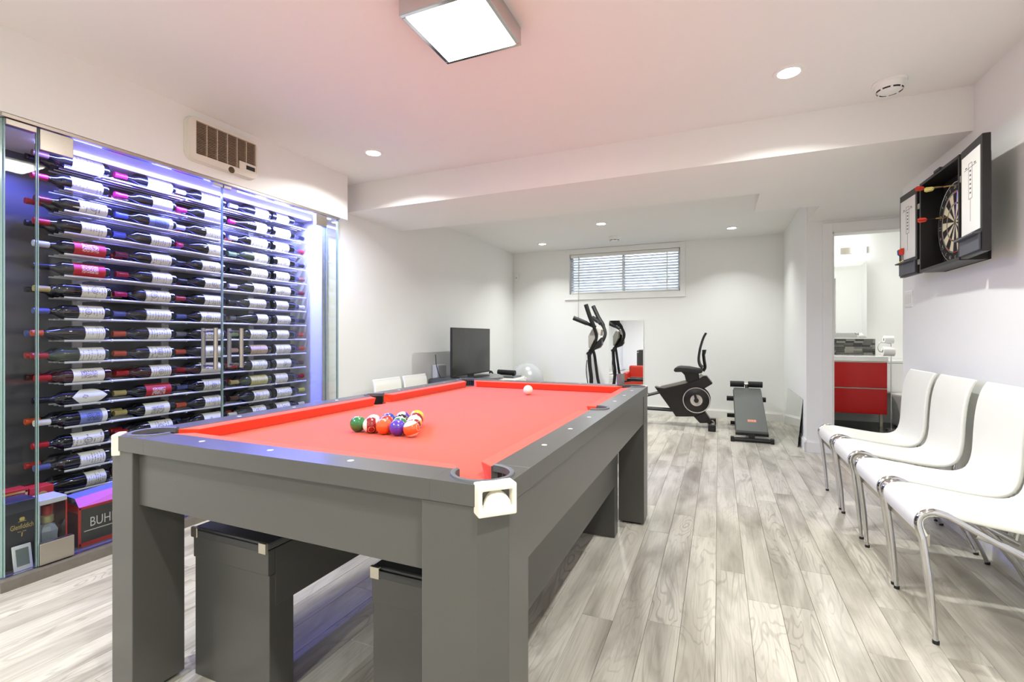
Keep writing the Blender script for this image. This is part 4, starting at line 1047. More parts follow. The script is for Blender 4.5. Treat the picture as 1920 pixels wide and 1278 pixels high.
def score_door(y_h, y_e, lean):
    # y_h hinge side, y_e free edge, lean: how far the free edge stands off towards the room
    s = 1 if y_e > y_h else -1
    L_ = abs(y_e - y_h); ang_ = math.asin(lean / L_)
    M_ = Matrix.Translation((CX0 + .012, y_h, 0)) @ Matrix.Rotation(s * ang_, 4, 'Z')
    def B(m, x0, y0, z0, x1, y1, z1): m.box((x0, min(s * y0, s * y1), z0), (x1, max(s * y0, s * y1), z1), M_)
    m = MB(); B(m, -.014, 0, CZ0 + .002, .016, L_, CZ1 - .002); d = m.build('door', M_CAB, dc, bevel=.002)
    m = MB(); B(m, -.0165, .020, CZ0 + .110, -.0142, L_ - .020, CZ1 - .045); m.build('scoreboard', M_BRD, d)
    m = MB(); yc = L_ / 2; zt = CZ1 - .115; X_ = -.0172
    def ln(a0, b0, a1, b1):
        B(m, X_, a0, b0, X_ + .0006, a1, b1)
    ln(yc - .075, zt - .002, yc + .075, zt); ln(yc - .022, zt - .15, yc - .020, zt + .02); ln(yc + .020, zt - .15, yc + .022, zt + .02)
    ln(yc - .022, zt - .152, yc + .022, zt - .150); ln(yc - .022, zt + .018, yc + .022, zt + .020); ln(yc - .001, zt - .26, yc + .001, zt - .152)
    for i in range(6): ln(yc - .008, zt - .022 - i * .021, yc + .008, zt - .014 - i * .021)
    for a in (-.062, .045): ln(yc + a, zt + .005, yc + a + .02, zt + .010)
    m.build('score_lines', mat('print_dark', (70, 70, 70), .6), d)
    m = MB(); B(m, -.024, .012, CZ0 + .012, -.0142, L_ - .012, CZ0 + .085); B(m, -.046, .012, CZ0 + .085, -.0142, L_ - .012, CZ0 + .094)
    m.build('dart_rest', M_TRAY, d, bevel=.002)
    for z in (CZ0 + .07, CZ1 - .13):
        m = MB(); B(m, -.012, -.026, z - .016, .004, .006, z + .016); m.build('hinge', M_STEEL, d, bevel=.002)
    return M_, s, L_
dm1 = score_door(3.115, 2.848, .02)
dm2 = score_door(3.700, 3.958, .012)
# dartboard
BY, BZ, BXF = 3.40, 1.735, 1.203
db = thing('dartboard', 'round black and cream dartboard hanging inside the open cabinet', 'dartboard', (BXF, BY, BZ))
MB().lathe([(.2255, 0), (.2255, .030), (.2235, .033), (.001, .033)], (XR - .0125, BY, BZ), 'x', 48).build('core', M_BLACK, db) if False else None
m = MB(); n = 64
vs = [(XR - .0125, BY + .2255 * math.cos(2 * math.pi * i / n), BZ + .2255 * math.sin(2 * math.pi * i / n)) for i in range(n)] + [(BXF, BY + .2255 * math.cos(2 * math.pi * i / n), BZ + .2255 * math.sin(2 * math.pi * i / n)) for i in range(n)]
m.add(vs, [(i, (i + 1) % n, n + (i + 1) % n, n + i) for i in range(n)] + [tuple(range(n, 2 * n)), tuple(reversed(range(n)))])
m.build('core', mat('dart_surround', (20, 19, 18), .7, noise=.2, nscale=90), db, smooth=40)
seg = MB(); rad = [.0159, .099, .107, .162, .170]
for i in range(20):
    a0_, a1_ = math.radians(i * 18 - 9), math.radians(i * 18 + 9)
    for j in range(4):
        if j in (1, 3): seg.mi = 2 if i % 2 else 3
        else: seg.mi = 0 if i % 2 else 1
        vs = []
        for r in (rad[j], rad[j + 1]):
            for k_ in range(4):
                a = a0_ + (a1_ - a0_) * k_ / 3; vs.append((BXF - .0012, BY + r * math.sin(a), BZ + r * math.cos(a)))
        seg.add(vs, [(k_, k_ + 1, 4 + k_ + 1, 4 + k_) for k_ in range(3)])
for r0_, r1_, mi in ((.0064, .0159, 2), (.0002, .0064, 3)):
    seg.mi = mi
    vs = [(BXF - .0012, BY + r * math.sin(2 * math.pi * k_ / 20), BZ + r * math.cos(2 * math.pi * k_ / 20)) for r in (r0_, r1_) for k_ in range(20)]
    seg.add(vs, [(k_, (k_ + 1) % 20, 20 + (k_ + 1) % 20, 20 + k_) for k_ in range(20)])
seg.build('playing_face', [mat('sisal_cream', (214, 204, 170), .85, noise=.08, nscale=300), mat('sisal_black', (24, 23, 22), .85), mat('sisal_green', (70, 100, 60), .85), mat('sisal_red', (176, 52, 44), .85)], db)
w = MB()
for r in rad + [.219]: w.torus((BXF - .0018, BY, BZ), r, .0011 if r < .2 else .0022, 40, 5, 'x')
for i in range(20):
    a = math.radians(i * 18 + 9); w.tube([(BXF - .0018, BY + .016 * math.sin(a), BZ + .016 * math.cos(a)), (BXF - .0018, BY + .170 * math.sin(a), BZ + .170 * math.cos(a))], .0008, 4)
w.build('wire_spider', M_CHROME, db)
nm = MB()
for i, t_ in enumerate((20, 1, 18, 4, 13, 6, 10, 15, 2, 17, 3, 19, 7, 16, 8, 11, 14, 9, 12, 5)):
    a = math.radians(i * 18); vs, fs = text_faces(str(t_), .03); cx_, cz_ = -.195 * math.sin(a), .195 * math.cos(a)
    # the viewer looks along +x, so +y lies to the left of the board
    nm.add([(BXF - .0022, BY + cx_ - (v.x * math.cos(a) + v.y * math.sin(a)) * 1.0 + 0, BZ + cz_ + (-v.x * math.sin(a) + v.y * math.cos(a))) for v in vs], fs)
nm.build('numerals', mat('numeral_wire', (205, 203, 196), .3, .5), db)
# darts: local axis, tip at origin, flights along d
def dart(tip, d, colr, lab, roll=.4):
    d = Vector(d).normalized(); tip = Vector(tip); t_ = thing('dart', lab, 'dart', tuple(tip), 'darts in the cabinet')
    P_ = lambda s: tip + d * s
    MB().tube([P_(0), P_(.03)], [.0006, .0011], 6).build('point', M_STEEL, t_)
    MB().tube([P_(.03), P_(.035), P_(.075), P_(.08)], [.003, .0044, .0044, .003], 8).build('barrel', mat('brass', (170, 140, 84), .3, 1.0), t_, smooth=40)
    MB().tube([P_(.08), P_(.125)], .0022, 6).build('shaft', M_BLACK, t_)
    u = d.orthogonal().normalized(); v = d.cross(u)
    for k_ in range(4):
        a = roll + k_ * math.pi / 2; n_ = u * math.cos(a) + v * math.sin(a); w_ = d.cross(n_) * .0005
        q = [P_(.115), P_(.125) + n_ * .012, P_(.152) + n_ * .014, P_(.160) + n_ * .008, P_(.160)]
        MB().add([p_ - w_ for p_ in q] + [p_ + w_ for p_ in q], [(0, 1, 2, 3, 4), (9, 8, 7, 6, 5)] + [(i, 5 + i, 5 + (i + 1) % 5, (i + 1) % 5) for i in range(5)]).build('flight', colr, t_)
    return t_
M_FR = mat('flight_red', (214, 60, 34), .5); M_FB = mat('flight_blue', (64, 96, 170), .5); M_FG = mat('flight_gold', (206, 196, 120), .5)
p1 = on_x(1742, 352, CX0 + .02); dart((1.232, p1.y - .045, p1.z - .01), (-1, .25, .06), M_FR, 'red flighted dart stuck at the top left of the cabinet')
p2 = on_x(1743, 412, CX0 + .01); dart((1.232, p2.y - .045, p2.z), (-1, .25, 0), M_FR, 'red flighted dart stuck at mid height left of the board', .8)
p3 = on_x(1776, 350, BXF - .06); dart((BXF - .0035, p3.y - .035, p3.z), (-1, .42, .0), M_FG, 'gold dart stuck in the upper rim of the board', .2)
for i, (cm, nm_) in enumerate(((M_FB, 'blue'), (M_FR, 'red'), (M_FR, 'red'))):
    y = 3.948 - i * .030
    dart((CX0 - .018, y, CZ0 + .030), (0, 0, 1), cm, ('%s flighted dart in the far door holder, ' % nm_) + ('left', 'middle', 'right')[i], .78)

# ================================================================ bathroom seen through the doorway
VY = 7.05; VX0, VX1 = .96, 1.86
M_REDG = mat('red_gloss', (196, 6, 8), .12, spec=.35, coat=.2)
va = thing('vanity', 'glossy red two-drawer bathroom vanity with white basin top', 'vanity', ((VX0 + VX1) / 2, 7.3, 0))
MB().box((VX0, VY + .02, .165), (VX1, YBB - .001, .80)).build('body', M_WHITE, va, bevel=.002)
for z0, z1 in ((.168, .475), (.485, .795)):
    d = MB().box((VX0 + .003, VY, z0), (VX1 - .003, VY + .019, z1)).build('drawer', M_REDG, va, bevel=.002)
    MB().box((VX0 + .003, VY - .004, z1 - .003), (VX1 - .003, VY + .018, z1 + .006)).build('drawer_pull', M_STEEL, d)
MB().box((VX0, VY - .012, .803), (VX1 + .008, YBB - .001, .868)).build('basin_top', mat('ceramic', (246, 246, 244), .1, coat=.5), va, bevel=.006)
MB().tube(smoothpath([(1.3, 7.42, .868), (1.3, 7.42, 1.0), (1.3, 7.36, 1.03), (1.3, 7.28, 1.0)], 5), .013, 10).build('tap', M_CHROME, va, smooth=50)
for xx in (VX0 + .04, VX1 - .06):
    MB().box((xx, VY + .06, .003), (xx + .03, VY + .09, .165)).build('leg', M_STEEL, va)
bs = thing('backsplash', 'dark mosaic tile strip behind the basin', 'backsplash', ((VX0 + VX1) / 2, YBB, .87))
MB().box((VX0, YBB - .004, .870), (VX1, YBB - .0005, 1.075)).build('grout', mat('grout', (150, 148, 142), .8), bs)
random.seed(8); tiles = [mat('tile_a', (62, 62, 58), .2, noise=.4, nscale=60), mat('tile_b', (98, 98, 92), .2, noise=.4, nscale=60), mat('tile_c', (40, 42, 42), .15, noise=.4, nscale=60), mat('tile_d', (134, 132, 124), .25, noise=.4, nscale=60)]
tb = {}
for r_ in range(8):
    x = VX0 + .002 - random.random() * .05
    while x < VX1 - .004:
        w_ = .098; a, b = max(x, VX0 + .002), min(x + w_, VX1 - .002)
        if b - a > .006:
            k_ = random.randrange(4); z = .872 + r_ * .0252
            if k_ not in tb or b - a < w_ - .001:
                o = MB().box((a, YBB - .008, z), (b - .002, YBB - .0042, z + .0235)).build('tile', tiles[k_], bs)
                if b - a > w_ - .001: tb[k_] = (o, a, z)
            else:
                o, xa_, za_ = tb[k_]; c_ = o.copy(); COL.objects.link(c_); c_.parent = bs; c_.location += Vector((a - xa_, 0, z - za_))
        x += w_
mi = thing('mirror_cabinet', 'bathroom mirror cabinet hung above the basin', 'mirror', (1.4, YBB, 1.1))
MB().box((1.02, YBB - .085, 1.092), (1.75, YBB - .0005, 2.08)).build('case', M_WHITE, mi, bevel=.002)
mm = MB(); b_ = .06
mm.add([(1.02 + b_, YBB - .098, 1.092 + b_), (1.75 - b_, YBB - .098, 1.092 + b_), (1.75 - b_, YBB - .098, 2.08 - b_), (1.02 + b_, YBB - .098, 2.08 - b_),
        (1.02, YBB - .086, 1.092), (1.75, YBB - .086, 1.092), (1.75, YBB - .086, 2.08), (1.02, YBB - .086, 2.08)],
       [(0, 1, 2, 3), (0, 4, 5, 1), (1, 5, 6, 2), (2, 6, 7, 3), (3, 7, 4, 0), (4, 7, 6, 5)])
mm.build('glass', M_MIRROR, mi)
vl = thing('vanity_light', 'chrome bathroom wall light with square glowing glass shades', 'lamp', (1.4, YBB, 2.22))
MB().box((1.05, YBB - .02, 2.19), (1.78, YBB - .0005, 2.27)).build('back_plate', M_STEEL, vl, bevel=.003)
for xx in (1.12, 1.40, 1.68):
    MB().box((xx - .055, YBB - .13, 2.165), (xx + .055, YBB - .03, 2.295)).build('shade', emit_mat('shade_glow', (250, 250, 255), 3), vl, bevel=.006)
    MB().cyl((xx, YBB - .03, 2.23), (xx, YBB - .02, 2.23), .02, 12).build('arm', M_CHROME, vl)
area_light('vanity_glow', (1.4, YBB - .16, 2.2), .5, 20, (1, .98, .96), 'RECTANGLE', .08, (math.radians(-50), 0, 0))
# toilet paper stand
sp_ = on_y(1663, 655, 6.98); X_ = sp_.x
tp = thing('paper_holder', 'chrome standing toilet paper holder with a white roll', 'paper holder', (X_, 6.98, 0))
MB().cyl((X_ + .04, 6.98, .0025), (X_ + .04, 6.98, .014), .05, 20).build('base', M_CHROME, tp, smooth=40)
MB().tube([(X_ + .04, 6.98, .012), (X_ + .04, 6.98, 1.02)], .006, 8).tube(smoothpath([(X_ + .04, 6.98, 1.02), (X_ - .08, 6.94, 1.03), (X_ - .085, 6.93, .93), (X_ + .06, 6.93, .925)], 5), .006, 8).build('stand', M_CHROME, tp, smooth=50)
MB().lathe([(.020, X_ - .055), (.055, X_ - .055), (.055, X_ + .055), (.020, X_ + .055)], (0, 6.93, .93), 'x', 24, cap=False).lathe([(.020, X_ - .055), (.020, X_ + .055)], (0, 6.93, .93), 'x', 16, cap=False).build('paper_roll', mat('tissue', (244, 244, 242), .9), tp, smooth=40)
MB().lathe([(.02, X_ - .03), (.045, X_ - .03), (.045, X_ + .06), (.02, X_ + .06)], (0, 6.98, 1.07), 'x', 20, cap=False).build('spare_roll', mat('tissue', (244, 244, 242), .9), tp, smooth=40)
# toilet
tx = on_y(1690, 750, 6.9).x + .16
tl = thing('toilet', 'white toilet half hidden by the right wall', 'toilet', (tx, 7.2, 0))
M_CER = mat('ceramic', (246, 246, 244), .1)
MB().box((tx - .2, 7.32, .40), (tx + .2, 7.52, .78)).build('tank', M_CER, tl, bevel=.025, seg=3)
MB().box((tx - .21, 7.31, .78), (tx + .21, 7.53, .815)).build('tank_lid', M_CER, tl, bevel=.008)
MB().lathe([(.13, .002), (.12, .15), (.15, .30), (.19, .38), (.195, .40), (.10, .40)], (tx, 7.10, 0), n=28).build('bowl', M_CER, tl, smooth=50)
MB().box((tx - .11, 7.15, .003), (tx + .11, 7.40, .40)).build('pedestal', M_CER, tl, bevel=.02)
MB().lathe([(.20, .40), (.20, .418), (.10, .424), (.001, .424)], (tx, 7.10, 0), n=28).build('seat', M_CER, tl, smooth=50)

# ================================================================ back room
wm = thing('wall_mirror', 'tall narrow mirror standing against the back wall', 'mirror', (-1.245, YB, 0))
p = on_y(1142, 650, YB - .02); q = on_y(1206, 600, YB - .02)
MB().box((p.x, YB - .0225, .13), (q.x, YB - .016, q.z)).build('glass', M_MIRROR, wm)
m = MB()
for a, b in (((p.x - .006, .124), (p.x, q.z + .012)), ((q.x, .124), (q.x + .006, q.z + .012)), ((p.x, q.z), (q.x, q.z + .012)), ((p.x, .118), (q.x, .13))):
    m.box((a[0], YB - .026, a[1]), (b[0], YB - .0155, b[1]))
m.build('frame', M_TRIM, wm)
MB().box((p.x, YB - .0155, .118), (q.x, YB - .0005, q.z)).build('backing', M_WHITE, wm)
# leaning mirror by the nib wall
lm = thing('leaning_mirror', 'frameless mirror sheet leaning against the nib wall by the baseboard', 'mirror', (.74, 6.08, 0))
zt = .482; x_b, x_t = .722, XN - .006
dirv = Vector((x_t - x_b, 0, zt)).normalized(); nv = Vector((-dirv.z, 0, dirv.x))
m = MB(); pts = [Vector((x_b, 5.53, 0.001)), Vector((x_b, 6.63, 0.001)), Vector((x_t, 6.63, zt)), Vector((x_t, 5.53, zt))]
m.add(pts + [q_ - nv * .004 for q_ in pts], [(0, 1, 2, 3), (7, 6, 5, 4), (0, 4, 5, 1), (1, 5, 6, 2), (2, 6, 7, 3), (3, 7, 4, 0)]); m.build('glass', M_MIRROR, lm)
pts2 = [q_ - nv * .0042 for q_ in pts]; m = MB(); m.add(pts2 + [q_ - nv * .003 for q_ in pts2], [(0, 1, 2, 3), (7, 6, 5, 4), (0, 4, 5, 1), (1, 5, 6, 2), (2, 6, 7, 3), (3, 7, 4, 0)]); m.build('backing', M_BLACK, lm)

# sit-up bench
sb = thing('situp_bench', 'black inclined sit-up bench with foam rollers and orange logo', 'exercise bench', (.32, 6.05, 0))
x0, x1 = .172, .472
n0, f0 = Vector((0, 5.60, .085)), Vector((0, 6.56, .445))
dv = (f0 - n0).normalized(); nv = Vector((0, -dv.z, dv.y))
def slab(m, xa, xb, a, b, t0, t1, taper=0):
    c_ = [a + nv * t0, b + nv * t0, b + nv * t1, a + nv * t1]
    m.add([(xa, q.y, q.z) for q in c_] + [(xb, q.y, q.z) for q in c_], [(0, 1, 2, 3), (7, 6, 5, 4), (0, 4, 5, 1), (1, 5, 6, 2), (2, 6, 7, 3), (3, 7, 4, 0)])
m = MB(); slab(m, x0, x1, n0, f0, .0, .035); m.build('pad', mat('bench_vinyl', (96, 99, 96), .28, noise=.08, nscale=40, bump=.05), sb, bevel=.008)
m = MB(); slab(m, x0 - .006, x1 + .006, n0 - dv * .006, f0, -.02, .006); m.build('pad_base', M_BLACK, sb, bevel=.003)
m = MB(); lz = n0 + dv * .215; slab(m, .29, .375, lz - dv * .028, lz + dv * .028, .0352, .0356); lg = m.build('logo', mat('logo_orange', (206, 124, 88), .5), sb)
vs, fs = text_faces('GOLD', .034); m = MB(); m.add([(.3325 + v.x * .86, *(lz + dv * v.y * 1.0 + nv * .0362).yz) for v in vs], fs); m.build('logo_lettering', mat('print_pale', (232, 214, 200), .5), lg)
MB().tube([(.13, 5.585, .024), (.515, 5.585, .024)], .022, 12).build('front_foot', M_BLACK, sb, smooth=50)
for xx in (.118, .492): MB().box((xx, 5.555, .0), (xx + .035, 5.615, .05)).build('foot_cap', M_RUBBER, sb, bevel=.005)
MB().box((.29, 5.59, .03), (.35, 5.64, .09)).build('front_bracket', M_BLACK, sb)
MB().tube([(.322, 6.50, .40), (.322, 6.66, .03)], .022, 12).tube([(.322, 6.50, .42), (.322, 6.60, .50)], .02, 10).tube([(.322, 5.60, .055), (.322, 6.50, .395)], .02, 10).build('main_post', M_BLACK, sb, smooth=50)
MB().tube([(.14, 6.66, .022), (.50, 6.66, .022)], .021, 12).build('rear_foot', M_BLACK, sb, smooth=50)
def roller(x_a, x_b, y, z, r=.037):
    MB().tube([(x_a, y, z), ((x_a + x_b) / 2 - .022, y, z)], r, 18).build('foam_roller', M_RUBBER, sb, smooth=50)
    MB().tube([((x_a + x_b) / 2 + .022, y, z), (x_b, y, z)], r, 18).build('foam_roller', M_RUBBER, sb, smooth=50)
    MB().tube([(x_a + .01, y, z), (x_b - .01, y, z)], .013, 10).build('roller_bar', M_STEEL, sb, smooth=50)
roller(.135, .495, 6.60, .515); roller(.095, .53, 6.58, .335, .030)
MB().tube([(.10, 6.64, .115), (.20, 6.64, .115)], .026, 14).build('side_grip', M_RUBBER, sb, smooth=50)
MB().tube([(.20, 6.64, .115), (.34, 6.64, .115)], .011, 8).build('grip_bar', M_STEEL, sb)

# recumbent exercise machine: side view laid out at y = 6.3 (its rear foot stands at that depth)
EY = 6.30
def E_(x, y, dy=0): v = on_y(x, y, EY); return Vector((v.x, EY + dy, v.z))
def E2(x, y): v = on_y(x, y, EY); return (v.x, v.z)
def eprism(m, pts, t): 
    poly = [E2(*p_) for p_ in pts]
    a_ = sum(poly[i][0] * poly[(i + 1) % len(poly)][1] - poly[(i + 1) % len(poly)][0] * poly[i][1] for i in range(len(poly)))
    if a_ > 0: poly = poly[::-1]
    m.prism(poly, EY - t, EY + t, 'y'); return m
def C(x, y): return (1210 + x / 6.387, 610 + y / 6.39)      # crop coordinates of the machine's side view
ex = thing('exercise_bike', 'black recumbent exercise bike with mesh backrest and tall handlebars', 'exercise bike', (-.75, EY, 0))
M_MACH = mat('machine_black', (26, 21, 20), .3, noise=.15)
eprism(MB(), [C(115, 725), C(150, 735), C(230, 745), C(480, 690), C(640, 640), C(700, 600), C(735, 600), C(808, 690), C(715, 745), C(620, 760), C(720, 1030), C(580, 1080), C(370, 1080), C(330, 1020)], .075).build('housing', M_MACH, ex, bevel=.008)
eprism(MB(), [C(580, 1080), C(720, 1030), C(775, 1110), C(770, 1160), C(655, 1160)], .06).build('rear_cover', M_MACH, ex, bevel=.006)
eprism(MB(), [C(165, 745), C(190, 720), C(480, 655), C(510, 690), C(250, 755)], .045).build('seat_rail', mat('rail_silver', (170, 168, 160), .3, .8), ex, bevel=.003)
cw = E_(*C(615, 885)); rw = abs(E_(*C(785, 885)).x - cw.x) * .98
for s in (-1, 1):
    yy = cw.y + s * .078
    MB().lathe([(rw, yy), (rw, yy + s * .012), (rw * .96, yy + s * .016), (.001, yy + s * .016)], (cw.x, 0, cw.z), 'y', 44).build('flywheel_cover', M_MACH, ex, smooth=40)
    MB().torus((cw.x, yy + s * .016, cw.z), rw * .955, .005, 48, 6, 'y').build('trim_ring', mat('ring_white', (215, 212, 205), .4), ex, smooth=60)
    MB().lathe([(rw * .44, yy + s * .0165), (rw * .44, yy + s * .021), (.001, yy + s * .0215)], (cw.x, 0, cw.z), 'y', 32).build('hub_disc', mat('hub_grey', (206, 200, 192), .35), ex, smooth=40)
    MB().lathe([(rw * .17, yy + s * .022), (rw * .17, yy + s * .045), (.001, yy + s * .046)], (cw.x, 0, cw.z), 'y', 20).build('hub_cap', M_BLACK, ex, smooth=40)
    MB().tube([(cw.x, yy + s * .03, cw.z), (cw.x - .02, yy + s * .03, cw.z + .085)], .014, 10).build('crank', M_BLACK, ex)
eprism(MB(), [C(430, 548), C(640, 570), C(645, 655), C(520, 690), C(490, 660), C(470, 590)], .045).build('seat_post', M_MACH, ex, bevel=.006)
m = MB(); eprism(m, [C(352, 530), C(365, 498), C(410, 488), C(520, 495), C(640, 518), C(690, 520), C(688, 555), C(640, 566), C(430, 545), C(370, 546)], .19); m.build('seat_pad', M_RUBBER, ex, bevel=.02, seg=3)
bk = smoothpath([E_(*C(690, 500)), E_(*C(655, 470)), E_(*C(640, 400)), E_(*C(652, 300)), E_(*C(672, 220)), E_(*C(700, 140)), E_(*C(730, 88))], 4)
m = MB(); pr = [(p_.x, p_.z) for p_ in bk]; m.strip(pr, EY - .18, EY + .18, .02); m.build('backrest', mat('mesh_black', (30, 28, 28), .6, noise=.2, nscale=300), ex, smooth=60, bevel=.006)
MB().tube(smoothpath([E_(*C(690, 545)), E_(*C(715, 500)), E_(*C(705, 420)), E_(*C(697, 345)), E_(*C(705, 300))], 5), .018, 12).build('back_post', M_BLACK, ex, smooth=50)
m = MB(); eprism(m, [C(682, 290), C(732, 290), C(720, 345), C(682, 335)], .06); m.build('back_bracket', M_BLACK, ex, bevel=.005)
m = MB(); eprism(m, [C(640, 600), C(665, 575), C(700, 600), C(700, 640), C(650, 655)], .03); m.build('seat_slider', M_STEEL, ex, bevel=.003)
fx = E_(*C(800, 1180)).x
MB().tube([(fx, EY - .24, .035), (fx, EY + .24, .035)], .028, 12).build('rear_stabiliser', M_STEEL, ex, smooth=50)
for s in (-1, 1): MB().box((fx - .042, EY + s * .24 - .03, 0), (fx + .042, EY + s * .24 + .03, .075)).build('foot_cap', M_RUBBER, ex, bevel=.008)
MB().tube([(fx, EY, .04), (fx - .08, EY, .12)], .03, 10).build('rear_strut', M_MACH, ex)
fxx = -1.62
MB().tube([(fxx, EY - .26, .03), (fxx, EY + .26, .03)], .03, 12).build('front_stabiliser', M_MACH, ex, smooth=50)
for s in (-1, 1):
    MB().tube([E_(*C(200, 790), .06 * s), E_(*C(40, 830), .07 * s), Vector((-1.2, EY + .08 * s, .42)), Vector((-1.50, EY + .08 * s, .36))], .014, 10).build('pedal_arm', M_BLACK, ex, smooth=50)
    MB().tube([E_(*C(330, 1010), .05 * s), E_(*C(40, 990), .05 * s), Vector((-1.2, EY + .05 * s, .20)), Vector((fxx, EY + .03 * s, .10))], .016, 10).build('frame_tube', M_BLACK, ex, smooth=50)
    MB().box((-1.34, EY + .13 * s - .05, .40), (-1.04, EY + .13 * s + .05, .44)).build('pedal', M_RUBBER, ex, bevel=.01)
    MB().tube([(-1.2, EY + .08 * s, .42), (-1.2, EY + .13 * s, .42)], .012, 8).build('pedal_axle', M_STEEL, ex)
# front upright, console and handlebars (crop of the machine's head)
def H(x, y, dy=0): return E_(1060 + x / 7.519, 560 + y / 7.518, dy)
MB().tube(smoothpath([Vector((fxx, EY, .03)), H(365, 1190), H(345, 950), H(335, 770)], 4), .026, 12).build('front_post', M_MACH, ex, smooth=50)
MB().tube(smoothpath([Vector((-1.40, EY + .05, .36)), H(458, 1190, .05), H(420, 950, .05), H(398, 790, .05), H(380, 720, .03)], 4), .020, 12).build('link_arm', M_BLACK, ex, smooth=50)
MB().tube(smoothpath([H(330, 1190, -.05), H(308, 1000, -.05), H(320, 860, -.05)], 4), .006, 6).build('cable', M_BLACK, ex, smooth=50)
MB().tube(smoothpath([H(345, 740), H(430, 620, -.05), H(455, 500, -.08), H(425, 380, -.12), H(385, 250, -.16), H(342, 92, -.2)], 6), [.022] * 18 + [.028] * 13, 12).build('handlebar', M_RUBBER, ex, smooth=50)
MB().tube(smoothpath([H(345, 740), H(480, 640, .05), H(540, 500, .09), H(500, 370, .13), H(430, 260, .16), H(342, 92, .2)], 6), [.022] * 18 + [.028] * 13, 12).build('handlebar', M_RUBBER, ex, smooth=50)
MB().tube(smoothpath([H(440, 400, -.06), H(330, 345, -.14), H(170, 275, -.2)], 5), [.022] * 5 + [.029] * 6, 12).build('grip_bar', M_RUBBER, ex, smooth=50)
MB().tube(smoothpath([H(480, 350, .06), H(420, 310, .14), H(335, 258, .2)], 5), [.022] * 5 + [.029] * 6, 12).build('grip_bar', M_RUBBER, ex, smooth=50)
def hpoly(pts): 
    q = [(H(*p_).x, H(*p_).z) for p_ in pts]
    a_ = sum(q[i][0] * q[(i + 1) % len(q)][1] - q[(i + 1) % len(q)][0] * q[i][1] for i in range(len(q)))
    return q if a_ < 0 else q[::-1]
MB().prism(hpoly([(345, 525), (400, 425), (450, 440), (440, 560), (370, 690), (350, 690)]), EY - .09, EY + .09, 'y').build('console', mat('console_silver', (176, 172, 160), .35, .3), ex, bevel=.008)
MB().prism(hpoly([(395, 715), (440, 620), (520, 540), (525, 640), (490, 690), (430, 715)]), EY - .05, EY + .05, 'y').build('console_cover', M_MACH, ex, bevel=.01)
MB().prism(hpoly([(455, 400), (520, 430), (510, 520), (470, 480)]), EY - .07, EY + .07, 'y').build('console_screen', mat('console_pale', (206, 200, 190), .3), ex, bevel=.004)
MB().tube([H(345, 760, -.06), H(345, 760, .06)], .022, 12).tube([H(300, 770), H(370, 775)], .015, 10).build('tension_knob', M_BLACK, ex, smooth=50)

# TV, stand and odds and ends along the left wall
tv = thing('television', 'flat black television standing on the low grey unit', 'television', (-2.69, 5.06, .62))
MB().box((-2.715, 4.58, .655), (-2.695, 5.545, 1.205)).build('bezel', M_BLACK, tv, bevel=.004)
MB().box((-2.6952, 4.592, .672), (-2.6935, 5.533, 1.193)).build('screen', mat('tv_screen', (40, 40, 39), .14, spec=.6), tv)
MB().box((-2.76, 4.72, .70), (-2.7155, 5.40, 1.0)).build('rear_housing', M_BLACK, tv, bevel=.015)
MB().box((-2.725, 5.0, .637), (-2.705, 5.12, .70)).build('neck', M_BLACK, tv)
MB().prism([(-2.85, 4.82), (-2.58, 4.82), (-2.55, 5.06), (-2.58, 5.30), (-2.85, 5.30)], .6265, .638).build('foot', M_BLACK, tv, bevel=.003)
ts = thing('tv_stand', 'low grey television unit with curved top against the left wall', 'tv stand', (-2.75, 5.06, 0))
M_TS = mat('stand_grey', (122, 124, 124), .3, .2, noise=.05)
top = [(-3.02, 4.68), (-2.62, 4.68)] + [(-2.62 + .26 * math.sin(math.pi * i / 10), 4.68 + .94 * i / 10) for i in range(1, 10)] + [(-2.62, 5.62), (-3.02, 5.62)]
MB().prism(top, .60, .626).build('top', M_TS, ts, bevel=.004)
MB().prism([(a * .98 - .06, b) for a, b in top], .28, .30).build('shelf', M_TS, ts, bevel=.003)
for yy in (4.70, 5.54): MB().box((-3.0, yy, 0), (-2.66, yy + .06, .60)).build('side_panel', M_DARK, ts, bevel=.004)
MB().box((-3.02, 4.76, .05), (-3.0, 5.54, .60)).build('back_panel', M_DARK, ts)
st = thing('stepper', 'white and black folded stepper machine beside the silver ball', 'stepper', (-2.62, 6.15, 0))
def S_(x, y, X=-2.55): return on_x(x, y, X)
a, b = on_y(934, 697, 5.95), on_y(966, 699, 5.95)
MB().tube([(a.x, 5.95, a.z), (b.x, 5.95, b.z)], .035, 14).build('padded_bar', M_RUBBER, st, smooth=50)
MB().prism([(5.72, .0), (6.24, 0), (6.24, .50), (6.15, .55), (5.85, .55), (5.72, .46)], -2.85, -2.46, 'x').build('body', M_WHITE, st, bevel=.02, seg=3)
MB().tube(smoothpath([(-2.82, 5.76, .50), (-2.80, 5.78, .645), (-2.74, 5.80, .54)], 5), .012, 8).build('wire_handle', M_BLACK, st, smooth=50)
MB().box((-2.83, 5.86, .55), (-2.50, 6.14, .575)).build('step_plate', mat('plate_grey', (110, 114, 112), .4), st, bevel=.006)
for xx in (a.x + .04, b.x - .04): MB().tube([(xx, 5.98, .56), (xx, 5.95, a.z - .005)], .012, 8).build('bar_bracket', M_STEEL, st)
